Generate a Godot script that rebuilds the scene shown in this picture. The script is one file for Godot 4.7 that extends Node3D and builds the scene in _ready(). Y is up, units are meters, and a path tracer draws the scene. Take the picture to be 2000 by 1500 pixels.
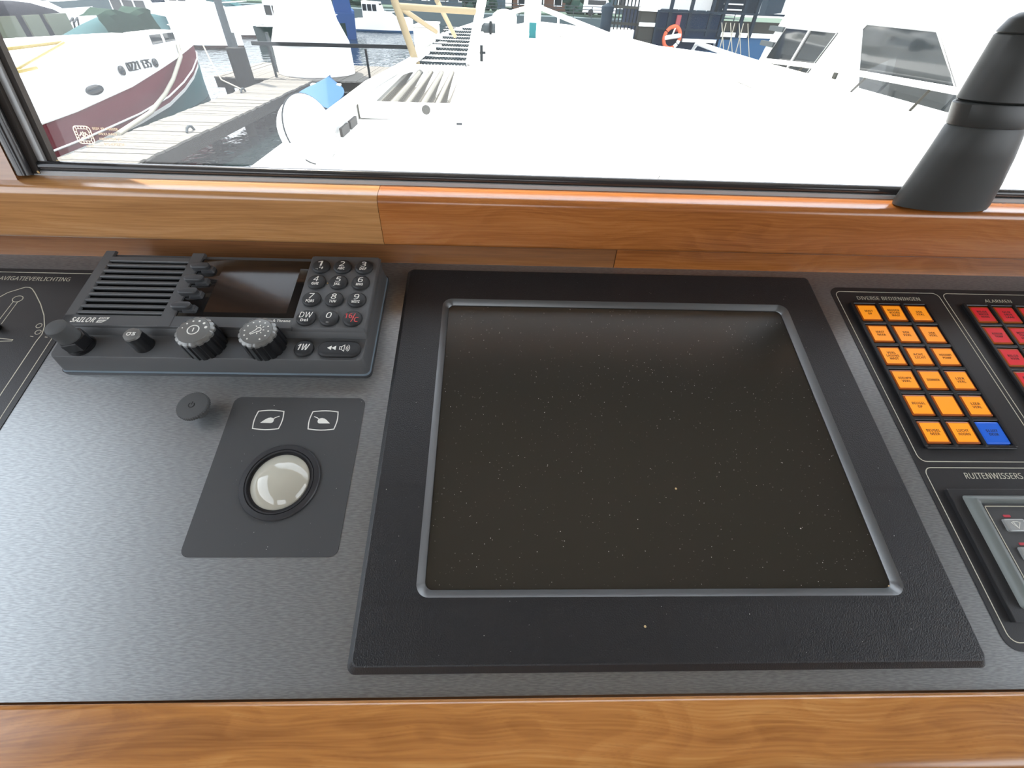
extends Node3D
# Helm console of a motor yacht, seen from behind the windscreen. Metres, y up, ship's bow towards -z.

const TILT := 0.308906                     # slope of the console, radians
var CT: Transform3D                        # console plane: x right, y up the slope, z out of the plane
var mats := {}
var taken := {}
var font: SystemFont
var fontb: SystemFont
var rng := RandomNumberGenerator.new()

# ---------------------------------------------------------------- mesh builder
class M:
	var v := PackedVector3Array()
	var k := 1.0
	var soft := 0.0                        # auto-smooth angle in degrees; 0 = flat
	func _init(scale := 1.0, smooth := 0.0):
		k = scale
		soft = smooth
	func tri(a: Vector3, b: Vector3, c: Vector3):     # counter-clockwise from outside
		v.append(a * k); v.append(c * k); v.append(b * k)
	func quad(a: Vector3, b: Vector3, c: Vector3, d: Vector3):
		tri(a, b, c); tri(a, c, d)
	func box(lo: Vector3, hi: Vector3, bev := 0.0):
		if bev > 0.0:
			loft([rr(lo.x + bev, lo.y + bev, hi.x - bev, hi.y - bev, 0.0, 0), rr(lo.x, lo.y, hi.x, hi.y, bev, 0), rr(lo.x, lo.y, hi.x, hi.y, bev, 0), rr(lo.x + bev, lo.y + bev, hi.x - bev, hi.y - bev, 0.0, 0)], [lo.z, lo.z + bev, hi.z - bev, hi.z])
			return
		var p := []
		for i in 8:
			p.append(Vector3(hi.x if i & 1 else lo.x, hi.y if i & 2 else lo.y, hi.z if i & 4 else lo.z))
		quad(p[4], p[5], p[7], p[6]); quad(p[1], p[0], p[2], p[3]); quad(p[5], p[1], p[3], p[7])
		quad(p[0], p[4], p[6], p[2]); quad(p[6], p[7], p[3], p[2]); quad(p[0], p[1], p[5], p[4])
	func beam(a: Vector3, b: Vector3, w: float, h: float, up := Vector3.UP):   # square bar from a to b
		var d := (b - a).normalized()
		if absf(d.dot(up)) > 0.98: up = Vector3.RIGHT
		var s := d.cross(up).normalized() * w / 2.0
		var t := s.cross(d).normalized() * h / 2.0
		var q := []
		for e in [a, b]:
			q.append(e - s - t); q.append(e + s - t); q.append(e + s + t); q.append(e - s + t)
		for i in 4:
			var j := (i + 1) % 4
			quad(q[i], q[j], q[4 + j], q[4 + i])
		quad(q[3], q[2], q[1], q[0]); quad(q[4], q[5], q[6], q[7])
	func tube(pts: Array, r: float, n := 8, caps := true):
		var rings := []
		var ref := Vector3.UP
		for i in pts.size():
			var d: Vector3 = (pts[mini(i + 1, pts.size() - 1)] - pts[maxi(i - 1, 0)]).normalized()
			if absf(d.dot(ref)) > 0.95: ref = Vector3.RIGHT if absf(d.x) < 0.9 else Vector3.FORWARD
			var s := d.cross(ref).normalized()
			var t := s.cross(d)
			var ring := []
			for j in n:
				var a := TAU * j / n
				ring.append(pts[i] + (s * cos(a) + t * sin(a)) * r)
			rings.append(ring)
		skin(rings, caps)
	func skin(rings: Array, caps := true, closed := true):     # rings of equal count, counter-clockwise seen against the direction of travel
		for i in rings.size() - 1:
			var n: int = rings[i].size()
			for j in (n if closed else n - 1):
				var e: int = (j + 1) % n
				quad(rings[i][j], rings[i][e], rings[i + 1][e], rings[i + 1][j])
		if caps:
			fan(rings[rings.size() - 1], false)
			fan(rings[0], true)
	func fan(ring: Array, back: bool):
		var c := Vector3.ZERO
		for p in ring: c += p
		c /= ring.size()
		for j in ring.size():
			var e := (j + 1) % ring.size()
			if back: tri(c, ring[e], ring[j])
			else: tri(c, ring[j], ring[e])
	func lathe(at: Vector3, prof: Array, n := 32, ax := Basis()):   # prof of Vector2(radius, height), axis = ax.z
		var rings := []
		for p in prof:
			var ring := []
			for j in n:
				var a := TAU * j / n
				ring.append(at + ax * Vector3(p.x * cos(a), p.x * sin(a), p.y))
			rings.append(ring)
		skin(rings, true)
	func loft(polys: Array, zs: Array, top := true, bottom := true):
		for i in polys.size() - 1:
			var a: PackedVector2Array = polys[i]
			var b: PackedVector2Array = polys[i + 1]
			for j in a.size():
				var e := (j + 1) % a.size()
				quad(Vector3(a[j].x, a[j].y, zs[i]), Vector3(a[e].x, a[e].y, zs[i]), Vector3(b[e].x, b[e].y, zs[i + 1]), Vector3(b[j].x, b[j].y, zs[i + 1]))
		if top: cap(polys[-1], zs[-1], false)
		if bottom: cap(polys[0], zs[0], true)
	func cap(p: PackedVector2Array, z: float, back: bool):
		var t := Geometry2D.triangulate_polygon(p)
		for i in range(0, t.size(), 3):
			var a := p[t[i]]
			var b := p[t[i + 1]]
			var c := p[t[i + 2]]
			if ((b - a).cross(c - a) < 0.0) != back:
				var s := b
				b = c
				c = s
			tri(Vector3(a.x, a.y, z), Vector3(b.x, b.y, z), Vector3(c.x, c.y, z))
	func ribbon(pts: Array, w: float, z: float, closed := false, th := 0.12):   # printed line of width w lying at height z
		var n := pts.size()
		var L := PackedVector2Array()
		var R := PackedVector2Array()
		for i in n:
			var p0: Vector2 = pts[(i - 1 + n) % n] if closed or i > 0 else pts[i]
			var p1: Vector2 = pts[(i + 1) % n] if closed or i < n - 1 else pts[i]
			var d0: Vector2 = (pts[i] - p0).normalized()
			var d1: Vector2 = (p1 - pts[i]).normalized()
			var d := (d0 + d1).normalized()
			var nn := Vector2(-d.y, d.x)
			var f := 1.0
			if d0.length() > 0.5 and d1.length() > 0.5: f = 1.0 / maxf(0.4, nn.dot(Vector2(-d0.y, d0.x)))
			L.append(pts[i] + nn * w * 0.5 * f)
			R.append(pts[i] - nn * w * 0.5 * f)
		for i in (n if closed else n - 1):
			var e := (i + 1) % n
			var a := Vector3(R[i].x, R[i].y, z); var b := Vector3(R[e].x, R[e].y, z); var c := Vector3(L[e].x, L[e].y, z); var d := Vector3(L[i].x, L[i].y, z)
			var dn := Vector3(0, 0, -th)
			quad(a, b, c, d)
			quad(a + dn, b + dn, b, a); quad(c + dn, d + dn, d, c)
	static func rr(x0: float, y0: float, x1: float, y1: float, r: float, n := 4) -> PackedVector2Array:   # rounded rectangle, counter-clockwise
		var p := PackedVector2Array()
		var cs := [Vector2(x1 - r, y0 + r), Vector2(x1 - r, y1 - r), Vector2(x0 + r, y1 - r), Vector2(x0 + r, y0 + r)]
		for q in 4:
			if n == 0:
				# one chamfer cut per corner
				p.append(cs[q] + Vector2(r, 0).rotated(-PI / 2 + q * PI / 2)); p.append(cs[q] + Vector2(r, 0).rotated(q * PI / 2))
				if r == 0.0: p.remove_at(p.size() - 1); p.append(cs[q] + Vector2(1e-5, 0).rotated(q * PI / 2))
				continue
			for i in n + 1:
				p.append(cs[q] + Vector2(r, 0).rotated(-PI / 2 + q * PI / 2 + PI / 2 * i / n))
		return p
	static func circ(x: float, y: float, r: float, n := 32) -> PackedVector2Array:
		var p := PackedVector2Array()
		for i in n: p.append(Vector2(x, y) + Vector2(r, 0).rotated(TAU * i / n))
		return p
	func mesh() -> ArrayMesh:
		var a := []
		a.resize(Mesh.ARRAY_MAX)
		var n := PackedVector3Array()
		n.resize(v.size())
		var fn := PackedVector3Array()
		for i in range(0, v.size(), 3):
			fn.append((v[i + 2] - v[i]).cross(v[i + 1] - v[i]).normalized())
		if soft > 0.0:
			var near := {}
			var keys := []
			for i in v.size():
				var key := Vector3i((v[i] * (20000.0 if k < 0.1 else 2000.0)).round())
				keys.append(key)
				if not near.has(key): near[key] = []
				near[key].append(i / 3)
			var lim := cos(deg_to_rad(soft))
			for i in v.size():
				var me := fn[i / 3]
				var s := Vector3.ZERO
				for f in near[keys[i]]:
					if fn[f].dot(me) >= lim: s += fn[f]
				n[i] = s.normalized() if s.length() > 1e-6 else me
		else:
			for i in v.size(): n[i] = fn[i / 3]
		a[Mesh.ARRAY_VERTEX] = v
		a[Mesh.ARRAY_NORMAL] = n
		var m := ArrayMesh.new()
		m.add_surface_from_arrays(Mesh.PRIMITIVE_TRIANGLES, a)
		return m

# ---------------------------------------------------------------- scene helpers
func numbered(n: String) -> String:
	if not taken.has(n):
		taken[n] = 0
		return n
	taken[n] += 1
	return "%s_%03d" % [n, taken[n]]

func lin(r: float, g: float, b: float) -> Color:
	return Color(r, g, b).linear_to_srgb()

func mat(n: String, c: Color, rough := 0.5, metal := 0.0) -> StandardMaterial3D:
	var m := StandardMaterial3D.new()
	m.resource_name = n
	m.albedo_color = c
	m.roughness = rough
	m.metallic = metal
	mats[n] = m
	return m

func thing(called: String, label: String, category: String, at := Transform3D(), group := "") -> Node3D:
	var o := Node3D.new()
	o.name = numbered(called)
	add_child(o)
	o.transform = at
	tag(o, label, category, group)
	return o

func tag(o: Node3D, label: String, category: String, group := "") -> Node3D:
	if label: o.set_meta("label", label)
	if category: o.set_meta("category", category)
	if group: o.set_meta("group", group)
	return o

func part(called: String, m, material: Material, parent: Node = self, at := Transform3D()) -> MeshInstance3D:
	var o := MeshInstance3D.new()
	o.name = numbered(called) if parent == self else called
	o.mesh = m.mesh() if m is M else m
	o.material_override = material
	o.transform = at
	parent.add_child(o, true)
	return o

func struct(called: String, m, material: Material, parent: Node = self, at := Transform3D()) -> MeshInstance3D:
	var o := part(called, m, material, parent, at)
	if parent == self: o.set_meta("kind", "structure")
	return o

func con(x: float, y: float, z := 0.0) -> Transform3D:     # a place on the console, in mm
	return CT * Transform3D(Basis(), Vector3(x, y, z) * 0.001)

# lettering: centre (x, y, z) and capital height in mm, in the parent's axes; width 0 keeps the font's own
func word(called: String, s: String, at: Vector3, cap: float, width: float, material: Material, parent: Node, bold := false, slant := 0.0, k := 0.001, mirror := false) -> MeshInstance3D:
	var t := TextMesh.new()
	t.font = fontb if bold else font
	t.text = s
	t.font_size = 64
	t.pixel_size = 0.01
	t.depth = 0.02
	t.curve_step = 2.0
	var w := t.get_aabb().size.x
	var sy := cap / 0.457
	var sx := width / w if width > 0.0 else sy
	var b := Basis(Vector3(-sx if mirror else sx, 0, 0), Vector3(slant * sy, sy, 0), Vector3(0, 0, 2.0)) * k
	var o := MeshInstance3D.new()
	o.name = called
	o.mesh = t
	o.material_override = material
	o.transform = Transform3D(Basis(b.x * k / k, b.y, b.z), at * k)
	parent.add_child(o, true)
	return o

func dup(o: Node3D, at: Transform3D, label := "") -> Node3D:
	var r: Node3D = o.duplicate()
	var stem := String(o.name).rstrip("0123456789").rstrip("_")
	r.name = numbered(stem)
	add_child(r)
	r.transform = at
	if label: r.set_meta("label", label)
	return r

func wood_image(w: int, h: int, sd: int, dark: Vector3, mid: Vector3, pale: Vector3, figure: float) -> ImageTexture:
	var a := FastNoiseLite.new(); a.seed = sd; a.noise_type = FastNoiseLite.TYPE_SIMPLEX_SMOOTH; a.frequency = 1.0; a.fractal_octaves = 3
	var b := FastNoiseLite.new(); b.seed = sd + 7; b.noise_type = FastNoiseLite.TYPE_SIMPLEX_SMOOTH; b.frequency = 1.0; b.fractal_octaves = 2
	var im := Image.create(w, h, false, Image.FORMAT_RGB8)
	for y in h:
		var vy := float(y) / h
		for x in w:
			var ux := float(x) / w
			var warp := a.get_noise_2d(ux * 5.0, vy * 2.6) * figure
			var vw := vy + warp * 0.05
			var ring := vw * 22.0 + warp * 5.0
			var r := ring - floorf(ring)
			r = smoothstep(0.0, 0.8, r) * (1.0 - smoothstep(0.84, 1.0, r))
			var fine := b.get_noise_2d(ux * 14.0, vw * 130.0)
			var pore := smoothstep(0.25, 0.75, b.get_noise_2d(ux * 34.0 + 50.0, vw * 300.0))
			var broad := a.get_noise_2d(ux * 1.8 + 9.0, vw * 5.0 + 3.0)
			var t := 0.5 + 0.10 * (r - 0.5) + 0.22 * fine + 0.34 * broad
			var c := mid.lerp(pale, clampf((t - 0.5) * 2.0, 0, 1)) if t > 0.5 else mid.lerp(dark, clampf((0.5 - t) * 2.0, 0, 1))
			c = c.lerp(dark, 0.28 * pore)
			im.set_pixel(x, y, Color(c.x, c.y, c.z).linear_to_srgb())
	return ImageTexture.create_from_image(im)

func noise_tex(sd: int, freq: float, lo: float, hi: float, as_normal := false, bump := 4.0, oct := 3) -> NoiseTexture2D:
	var n := FastNoiseLite.new(); n.seed = sd; n.frequency = freq; n.fractal_octaves = oct; n.noise_type = FastNoiseLite.TYPE_SIMPLEX_SMOOTH
	var t := NoiseTexture2D.new()
	t.width = 512; t.height = 512; t.seamless = true; t.noise = n; t.as_normal_map = as_normal; t.bump_strength = bump
	if not as_normal:
		var g := Gradient.new()
		g.set_color(0, Color(lo, lo, lo)); g.set_color(1, Color(hi, hi, hi))
		t.color_ramp = g
	return t

func tri_map(m: StandardMaterial3D, s: Vector3, world := false):
	m.uv1_triplanar = true
	m.uv1_world_triplanar = world
	m.uv1_scale = s
	m.uv1_triplanar_sharpness = 4.0

# ================================================================ the scene
func _ready():
	rng.seed = 4
	font = SystemFont.new(); font.font_names = PackedStringArray(["Droid Sans"])
	fontb = SystemFont.new(); fontb.font_names = PackedStringArray(["Droid Sans"]); fontb.font_weight = 700
	CT = Transform3D(Basis(Vector3(1, 0, 0), Vector3(0, sin(TILT), -cos(TILT)), Vector3(0, cos(TILT), sin(TILT))), Vector3(0, 0.95, 0))
	camera_sky_sun()
	materials()
	cabin()
	woodwork_and_window()
	console()
	own_foredeck()
	harbour()
	left_boats()
	right_side()

func camera_sky_sun():
	var cam := Camera3D.new()
	cam.name = "camera"
	cam.keep_aspect = Camera3D.KEEP_HEIGHT
	cam.fov = 83.2205
	cam.near = 0.01
	cam.far = 600.0
	cam.transform = Transform3D(Basis(Vector3(0.99931, 0.0327, 0.01785), Vector3(-0.01224, 0.74071, -0.67171), Vector3(-0.03519, 0.67103, 0.7406)), Vector3(0.08021, 1.24012, 0.0769))
	add_child(cam)
	cam.current = true
	var e := Environment.new()
	var sk := Sky.new()
	var ps := ProceduralSkyMaterial.new()
	ps.sky_top_color = lin(0.74, 0.82, 0.92)
	ps.sky_horizon_color = lin(0.96, 0.98, 1.0)
	ps.ground_bottom_color = lin(0.25, 0.27, 0.27)
	ps.ground_horizon_color = lin(0.45, 0.48, 0.5)
	ps.sun_angle_max = 1.0
	ps.sky_energy_multiplier = 1.0
	sk.sky_material = ps
	e.background_mode = Environment.BG_SKY
	e.sky = sk
	e.background_energy_multiplier = 1.0
	e.tonemap_mode = Environment.TONE_MAPPER_LINEAR
	e.tonemap_exposure = 4.6
	e.sdfgi_enabled = true
	e.ssao_enabled = true
	e.ssil_enabled = true
	var we := WorldEnvironment.new()
	we.name = "environment"
	we.environment = e
	add_child(we)
	var sun := DirectionalLight3D.new()          # high, ahead and to port
	sun.name = "sun"
	sun.light_color = lin(1.0, 0.94, 0.84)
	sun.light_energy = 1.0
	sun.light_angular_distance = 0.6
	sun.shadow_enabled = true
	add_child(sun)
	sun.look_at_from_position(Vector3(-0.38, 0.85, -0.33), Vector3.ZERO, Vector3.UP)

func materials():
	var m: StandardMaterial3D
	m = mat("brushed_panel", lin(0.43, 0.45, 0.455), 0.40, 0.75)
	m.albedo_texture = noise_tex(3, 0.09, 0.78, 1.0, false, 4.0, 3); m.roughness_texture = noise_tex(4, 0.09, 0.80, 1.0, false, 4.0, 2); tri_map(m, Vector3(3.2, 26, 26))
	m = mat("black_powder", lin(0.018, 0.018, 0.019), 0.42)
	m.normal_enabled = true; m.normal_texture = noise_tex(5, 0.12, 0, 1, true, 3.0); m.normal_scale = 0.6; tri_map(m, Vector3(14, 14, 14))
	mat("chamfer_edge", lin(0.17, 0.175, 0.175), 0.34, 0.8)
	mat("screen_glass", lin(0.032, 0.029, 0.023), 0.20)
	mat("screen_black", lin(0.008, 0.008, 0.008), 0.5)
	m = mat("print_black", lin(0.022, 0.022, 0.023), 0.4)
	m.normal_enabled = true; m.normal_texture = noise_tex(5, 0.12, 0, 1, true, 2.0); m.normal_scale = 0.3; tri_map(m, Vector3(20, 20, 20))
	mat("membrane_grey", lin(0.055, 0.056, 0.057), 0.5)
	mat("print_white", lin(0.80, 0.79, 0.72), 0.6)
	mat("print_cream", lin(0.62, 0.60, 0.48), 0.6)
	mat("print_brown", lin(0.12, 0.03, 0.004), 0.6)
	mat("print_red", lin(0.75, 0.06, 0.06), 0.6)
	mat("radio_plastic", lin(0.085, 0.088, 0.09), 0.48)
	mat("radio_side", lin(0.045, 0.047, 0.05), 0.45)
	mat("grille_black", lin(0.003, 0.003, 0.003), 0.9).metallic_specular = 0.1
	mat("radio_gasket", lin(0.16, 0.21, 0.25), 0.5)
	mat("rubber_key", lin(0.016, 0.017, 0.018), 0.55)
	mat("knob_black", lin(0.008, 0.008, 0.009), 0.4)
	mat("knob_cap", lin(0.20, 0.20, 0.19), 0.38, 0.5)
	mat("radio_glass", lin(0.010, 0.010, 0.010), 0.06)
	mat("radio_lcd", lin(0.022, 0.014, 0.010), 0.10)
	mat("rubber_grey", lin(0.07, 0.072, 0.072), 0.65)
	mat("track_ring", lin(0.028, 0.028, 0.030), 0.4)
	m = mat("track_ball", lin(0.52, 0.50, 0.41), 0.06); m.clearcoat_enabled = true; m.clearcoat = 0.6; m.clearcoat_roughness = 0.03
	m = mat("lens_orange", lin(0.95, 0.34, 0.015), 0.35); m.emission_enabled = true; m.emission = lin(1.0, 0.30, 0.012); m.emission_energy_multiplier = 0.09  # orange, red and blue lenses: glow added for brightness, no lamp behind
	mat("lens_rim", lin(0.42, 0.09, 0.005), 0.3)
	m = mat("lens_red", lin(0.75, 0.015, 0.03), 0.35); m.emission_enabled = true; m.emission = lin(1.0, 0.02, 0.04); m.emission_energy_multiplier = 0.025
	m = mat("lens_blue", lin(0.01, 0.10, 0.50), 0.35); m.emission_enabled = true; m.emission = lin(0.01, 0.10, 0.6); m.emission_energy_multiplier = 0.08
	mat("silver_key", lin(0.40, 0.41, 0.40), 0.4, 0.4)
	mat("grey_frame", lin(0.16, 0.18, 0.17), 0.4)
	mat("led_red", lin(0.55, 0.05, 0.07), 0.4)
	mat("gasket_black", lin(0.03, 0.03, 0.031), 0.16)
	mat("seal_brown", lin(0.03, 0.024, 0.02), 0.8)
	mat("aluminium", lin(0.42, 0.43, 0.43), 0.45, 0.3)
	mat("stand_black", lin(0.032, 0.035, 0.033), 0.45)
	m = mat("pane", Color(1, 1, 1, 0.02), 0.02); m.metallic_specular = 0.36; m.transparency = BaseMaterial3D.TRANSPARENCY_ALPHA
	m = mat("dust_haze_film", lin(0.72, 0.86, 0.90), 0.9); m.albedo_color.a = 0.007; m.transparency = BaseMaterial3D.TRANSPARENCY_ALPHA; m.backlight_enabled = true; m.backlight = Color(1, 1, 1)  # dust on the glass; its cyan tint paints the bluish haze
	m = mat("gold_print", lin(0.88, 0.66, 0.40), 0.5); m.backlight_enabled = true; m.backlight = Color(0.8, 0.8, 0.8)
	mat("dust", lin(0.72, 0.70, 0.64), 0.9)
	mat("crumb", lin(0.65, 0.48, 0.24), 0.9)
	# wood
	for w in [["wood_pale", 11, Vector3(0.28, 0.125, 0.04), Vector3(0.50, 0.245, 0.085), Vector3(0.64, 0.36, 0.15), 0.25, 2048, 512],
			["wood_red", 23, Vector3(0.20, 0.060, 0.014), Vector3(0.42, 0.145, 0.033), Vector3(0.56, 0.235, 0.068), 0.6, 2048, 512],
			["wood_front", 37, Vector3(0.24, 0.085, 0.02), Vector3(0.50, 0.205, 0.05), Vector3(0.76, 0.40, 0.13), 0.8, 2048, 512],
			["wood_strip", 51, Vector3(0.18, 0.075, 0.03), Vector3(0.32, 0.135, 0.05), Vector3(0.45, 0.21, 0.085), 0.15, 1024, 256]]:
		m = mat(w[0], Color.WHITE, 0.26)
		m.albedo_texture = wood_image(w[6], w[7], w[1], w[2], w[3], w[4], w[5])
		m.clearcoat_enabled = true; m.clearcoat = 1.0; m.clearcoat_roughness = 0.22
		tri_map(m, Vector3(0.8, 5.0, 5.0), true)
		m.uv1_offset = Vector3(0.37, 0.13, 0.41)
	mat("headliner", lin(0.36, 0.29, 0.22), 0.8)
	mat("panelling", lin(0.24, 0.11, 0.045), 0.5)
	mat("sole", lin(0.20, 0.10, 0.045), 0.5)
	# outdoors
	mat("white_paint", lin(0.80, 0.80, 0.77), 0.45)
	mat("white_gel", lin(0.78, 0.79, 0.78), 0.35)
	mat("cream_paint", lin(0.26, 0.21, 0.13), 0.5)
	mat("deck_paint", lin(0.78, 0.78, 0.75), 0.8)
	mat("grating_steel", lin(0.045, 0.043, 0.036), 0.55, 0.3)
	mat("grating_sheet", lin(0.16, 0.155, 0.135), 0.55)
	mat("tread_steel", lin(0.03, 0.042, 0.05), 0.5, 0.4)  # dark tone paints the shade on the riser faces
	mat("dark_matt", lin(0.03, 0.03, 0.03), 0.8)  # plain dark matt colour for slots, twig, print and wheels
	mat("hull_maroon", lin(0.10, 0.006, 0.014), 0.5)
	mat("hull_teal", lin(0.018, 0.12, 0.13), 0.5)
	mat("hull_stripe", lin(0.80, 0.80, 0.75), 0.4)
	mat("canvas_navy", lin(0.006, 0.007, 0.011), 0.9)
	mat("canvas_grey", lin(0.05, 0.05, 0.055), 0.9)
	mat("canvas_teal", lin(0.03, 0.07, 0.075), 0.9)
	mat("canvas_green", lin(0.012, 0.030, 0.020), 0.9)
	mat("canvas_blue", lin(0.02, 0.055, 0.15), 0.9)
	m = mat("clear_vinyl", lin(0.12, 0.125, 0.09), 0.2)
	mat("tinted_glass", lin(0.012, 0.016, 0.018), 0.05)
	mat("yellow_trim", lin(0.25, 0.18, 0.03), 0.5)
	mat("rope", lin(0.30, 0.28, 0.22), 0.9)
	m = mat("pier_wood", lin(0.21, 0.20, 0.18), 0.85); m.albedo_texture = noise_tex(9, 0.03, 0.6, 1.0); tri_map(m, Vector3(0.4, 3.0, 3.0), true)
	mat("pier_beam", lin(0.03, 0.029, 0.026), 0.85)
	mat("pile_dark", lin(0.018, 0.019, 0.018), 0.85)
	mat("pile_grey", lin(0.05, 0.06, 0.064), 0.7)
	mat("rail_dark", lin(0.014, 0.018, 0.02), 0.5)
	mat("brown_antifoul", lin(0.035, 0.017, 0.012), 0.6)
	mat("hull_green_dark", lin(0.006, 0.022, 0.02), 0.35)
	mat("hull_blue", lin(0.03, 0.085, 0.17), 0.5)
	mat("wall_blue", lin(0.008, 0.018, 0.036), 0.6)
	mat("timber_grey", lin(0.04, 0.042, 0.038), 0.85)
	mat("steel_blue", lin(0.014, 0.024, 0.034), 0.5)
	mat("ring_orange", lin(0.55, 0.12, 0.06), 0.6)
	mat("ring_white", lin(0.8, 0.8, 0.78), 0.6)
	mat("post_pink", lin(0.22, 0.03, 0.04), 0.6)
	mat("quay_stone", lin(0.075, 0.10, 0.105), 0.9)  # haze painted in: far stone, grass, blue brick and bush made paler, bluer
	mat("grass", lin(0.07, 0.10, 0.08), 0.95)
	mat("brick_haze_blue", lin(0.05, 0.075, 0.09), 0.9)
	mat("brick_warm", lin(0.085, 0.05, 0.035), 0.9)
	mat("bush", lin(0.025, 0.05, 0.04), 0.95)
	for n in ["hull_maroon", "hull_teal", "canvas_navy", "canvas_grey", "canvas_teal", "canvas_green", "canvas_blue", "pier_wood", "pier_beam", "pile_dark", "pile_grey", "rail_dark", "brown_antifoul", "hull_green_dark", "hull_blue", "wall_blue", "timber_grey", "steel_blue", "ring_orange", "quay_stone", "grass", "brick_haze_blue", "brick_warm", "bush", "grating_steel", "grating_sheet", "tread_steel", "cream_paint"]:
		mats[n].metallic_specular = 0.14
	m = mat("water", lin(0.007, 0.014, 0.015), 0.05)
	m.normal_enabled = true; m.normal_texture = noise_tex(15, 0.012, 0, 1, true, 6.0, 4); m.normal_scale = 0.35; m.metallic_specular = 0.36; tri_map(m, Vector3(0.22, 0.22, 0.22), true)

# ---------------------------------------------------------------- the wheelhouse round the console
func lean(y: float) -> float:                 # how far the windscreen stands off its sill line at height y
	return -0.2016 * (y - 1.1265)

func holed(m: M, lo: Vector3, hi: Vector3, a0: float, a1: float, y0: float, y1: float, along: int):   # a wall with one opening, along x (0) or z (2)
	var cuts := [[lo[along], a0, lo.y, hi.y], [a1, hi[along], lo.y, hi.y], [a0, a1, lo.y, y0], [a0, a1, y1, hi.y]]
	for c in cuts:
		var l := lo
		var h := hi
		l[along] = c[0]; h[along] = c[1]; l.y = c[2]; h.y = c[3]
		if h[along] - l[along] > 0.001 and h.y - l.y > 0.001: m.box(l, h)

func slab_v(m: M, x0: float, x1: float, y0: float, y1: float, z: float, d: float):    # a piece of front wall that leans with the windscreen
	var r := []
	for y in [y0, y1]:
		var f := z + lean(y)
		r.append([Vector3(x0, y, f), Vector3(x1, y, f), Vector3(x1, y, f - d), Vector3(x0, y, f - d)])
	m.skin(r)

func cabin():
	var m := M.new()
	m.box(Vector3(-0.81, -0.06, -0.40), Vector3(1.81, 0.0, 2.30))
	struct("floor", m, mats.sole)
	m = M.new()
	m.box(Vector3(-1.05, 1.95, -0.616), Vector3(2.05, 2.01, 2.45))  # unseen roof; front overhang added and trimmed to cut off the sun
	struct("ceiling", m, mats.headliner)
	m = M.new()
	holed(m, Vector3(-0.81, 0, -0.40), Vector3(-0.75, 1.95, 2.3), -0.27, 1.9, 1.10, 1.86, 2)
	struct("wall_left", m, mats.panelling)
	m = M.new()
	holed(m, Vector3(1.75, 0, -0.40), Vector3(1.81, 1.95, 2.3), -0.10, 1.9, 1.10, 1.84, 2)
	struct("wall_right", m, mats.panelling)
	m = M.new()
	holed(m, Vector3(-0.75, 0, 2.24), Vector3(1.75, 1.95, 2.3), -0.5, 0.5, 1.15, 1.80, 0)
	struct("wall_back", m, mats.panelling)
	m = M.new()
	m.box(Vector3(-0.75, 0.0, -0.40), Vector3(1.75, 1.040, -0.335))
	m.box(Vector3(-0.75, 1.040, -0.345), Vector3(1.75, 1.112, -0.307))
	slab_v(m, -0.75, -0.325, 1.112, 1.60, -0.296, 0.05)
	slab_v(m, 1.10, 1.75, 1.112, 1.60, -0.296, 0.05)
	slab_v(m, -0.75, 1.75, 1.60, 1.95, -0.296, 0.05)
	struct("wall_front", m, mats.panelling)
	for w in [["window_2", Vector3(-0.783, 1.10, -0.27), Vector3(-0.779, 1.86, 1.9)], ["window_3", Vector3(1.779, 1.10, -0.10), Vector3(1.783, 1.84, 1.9)], ["window_4", Vector3(-0.5, 1.15, 2.268), Vector3(0.5, 1.80, 2.272)]]:  # unseen windows, openings sized to set the light inside
		m = M.new()
		m.box(w[1], w[2])
		struct(w[0], m, mats.pane)

# ---------------------------------------------------------------- wood mouldings, windscreen
func moulding(prof: Array, x0: float, x1: float) -> M:    # profile of Vector2(z, y), clockwise seen from +x, swept along x
	var m := M.new(1.0, 40.0)
	var r := []
	for x in [x0, x1]:
		var ring := []
		for p in prof: ring.append(Vector3(x, p.y, p.x))
		r.append(ring)
	r.reverse()
	m.skin(r)
	return m

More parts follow.
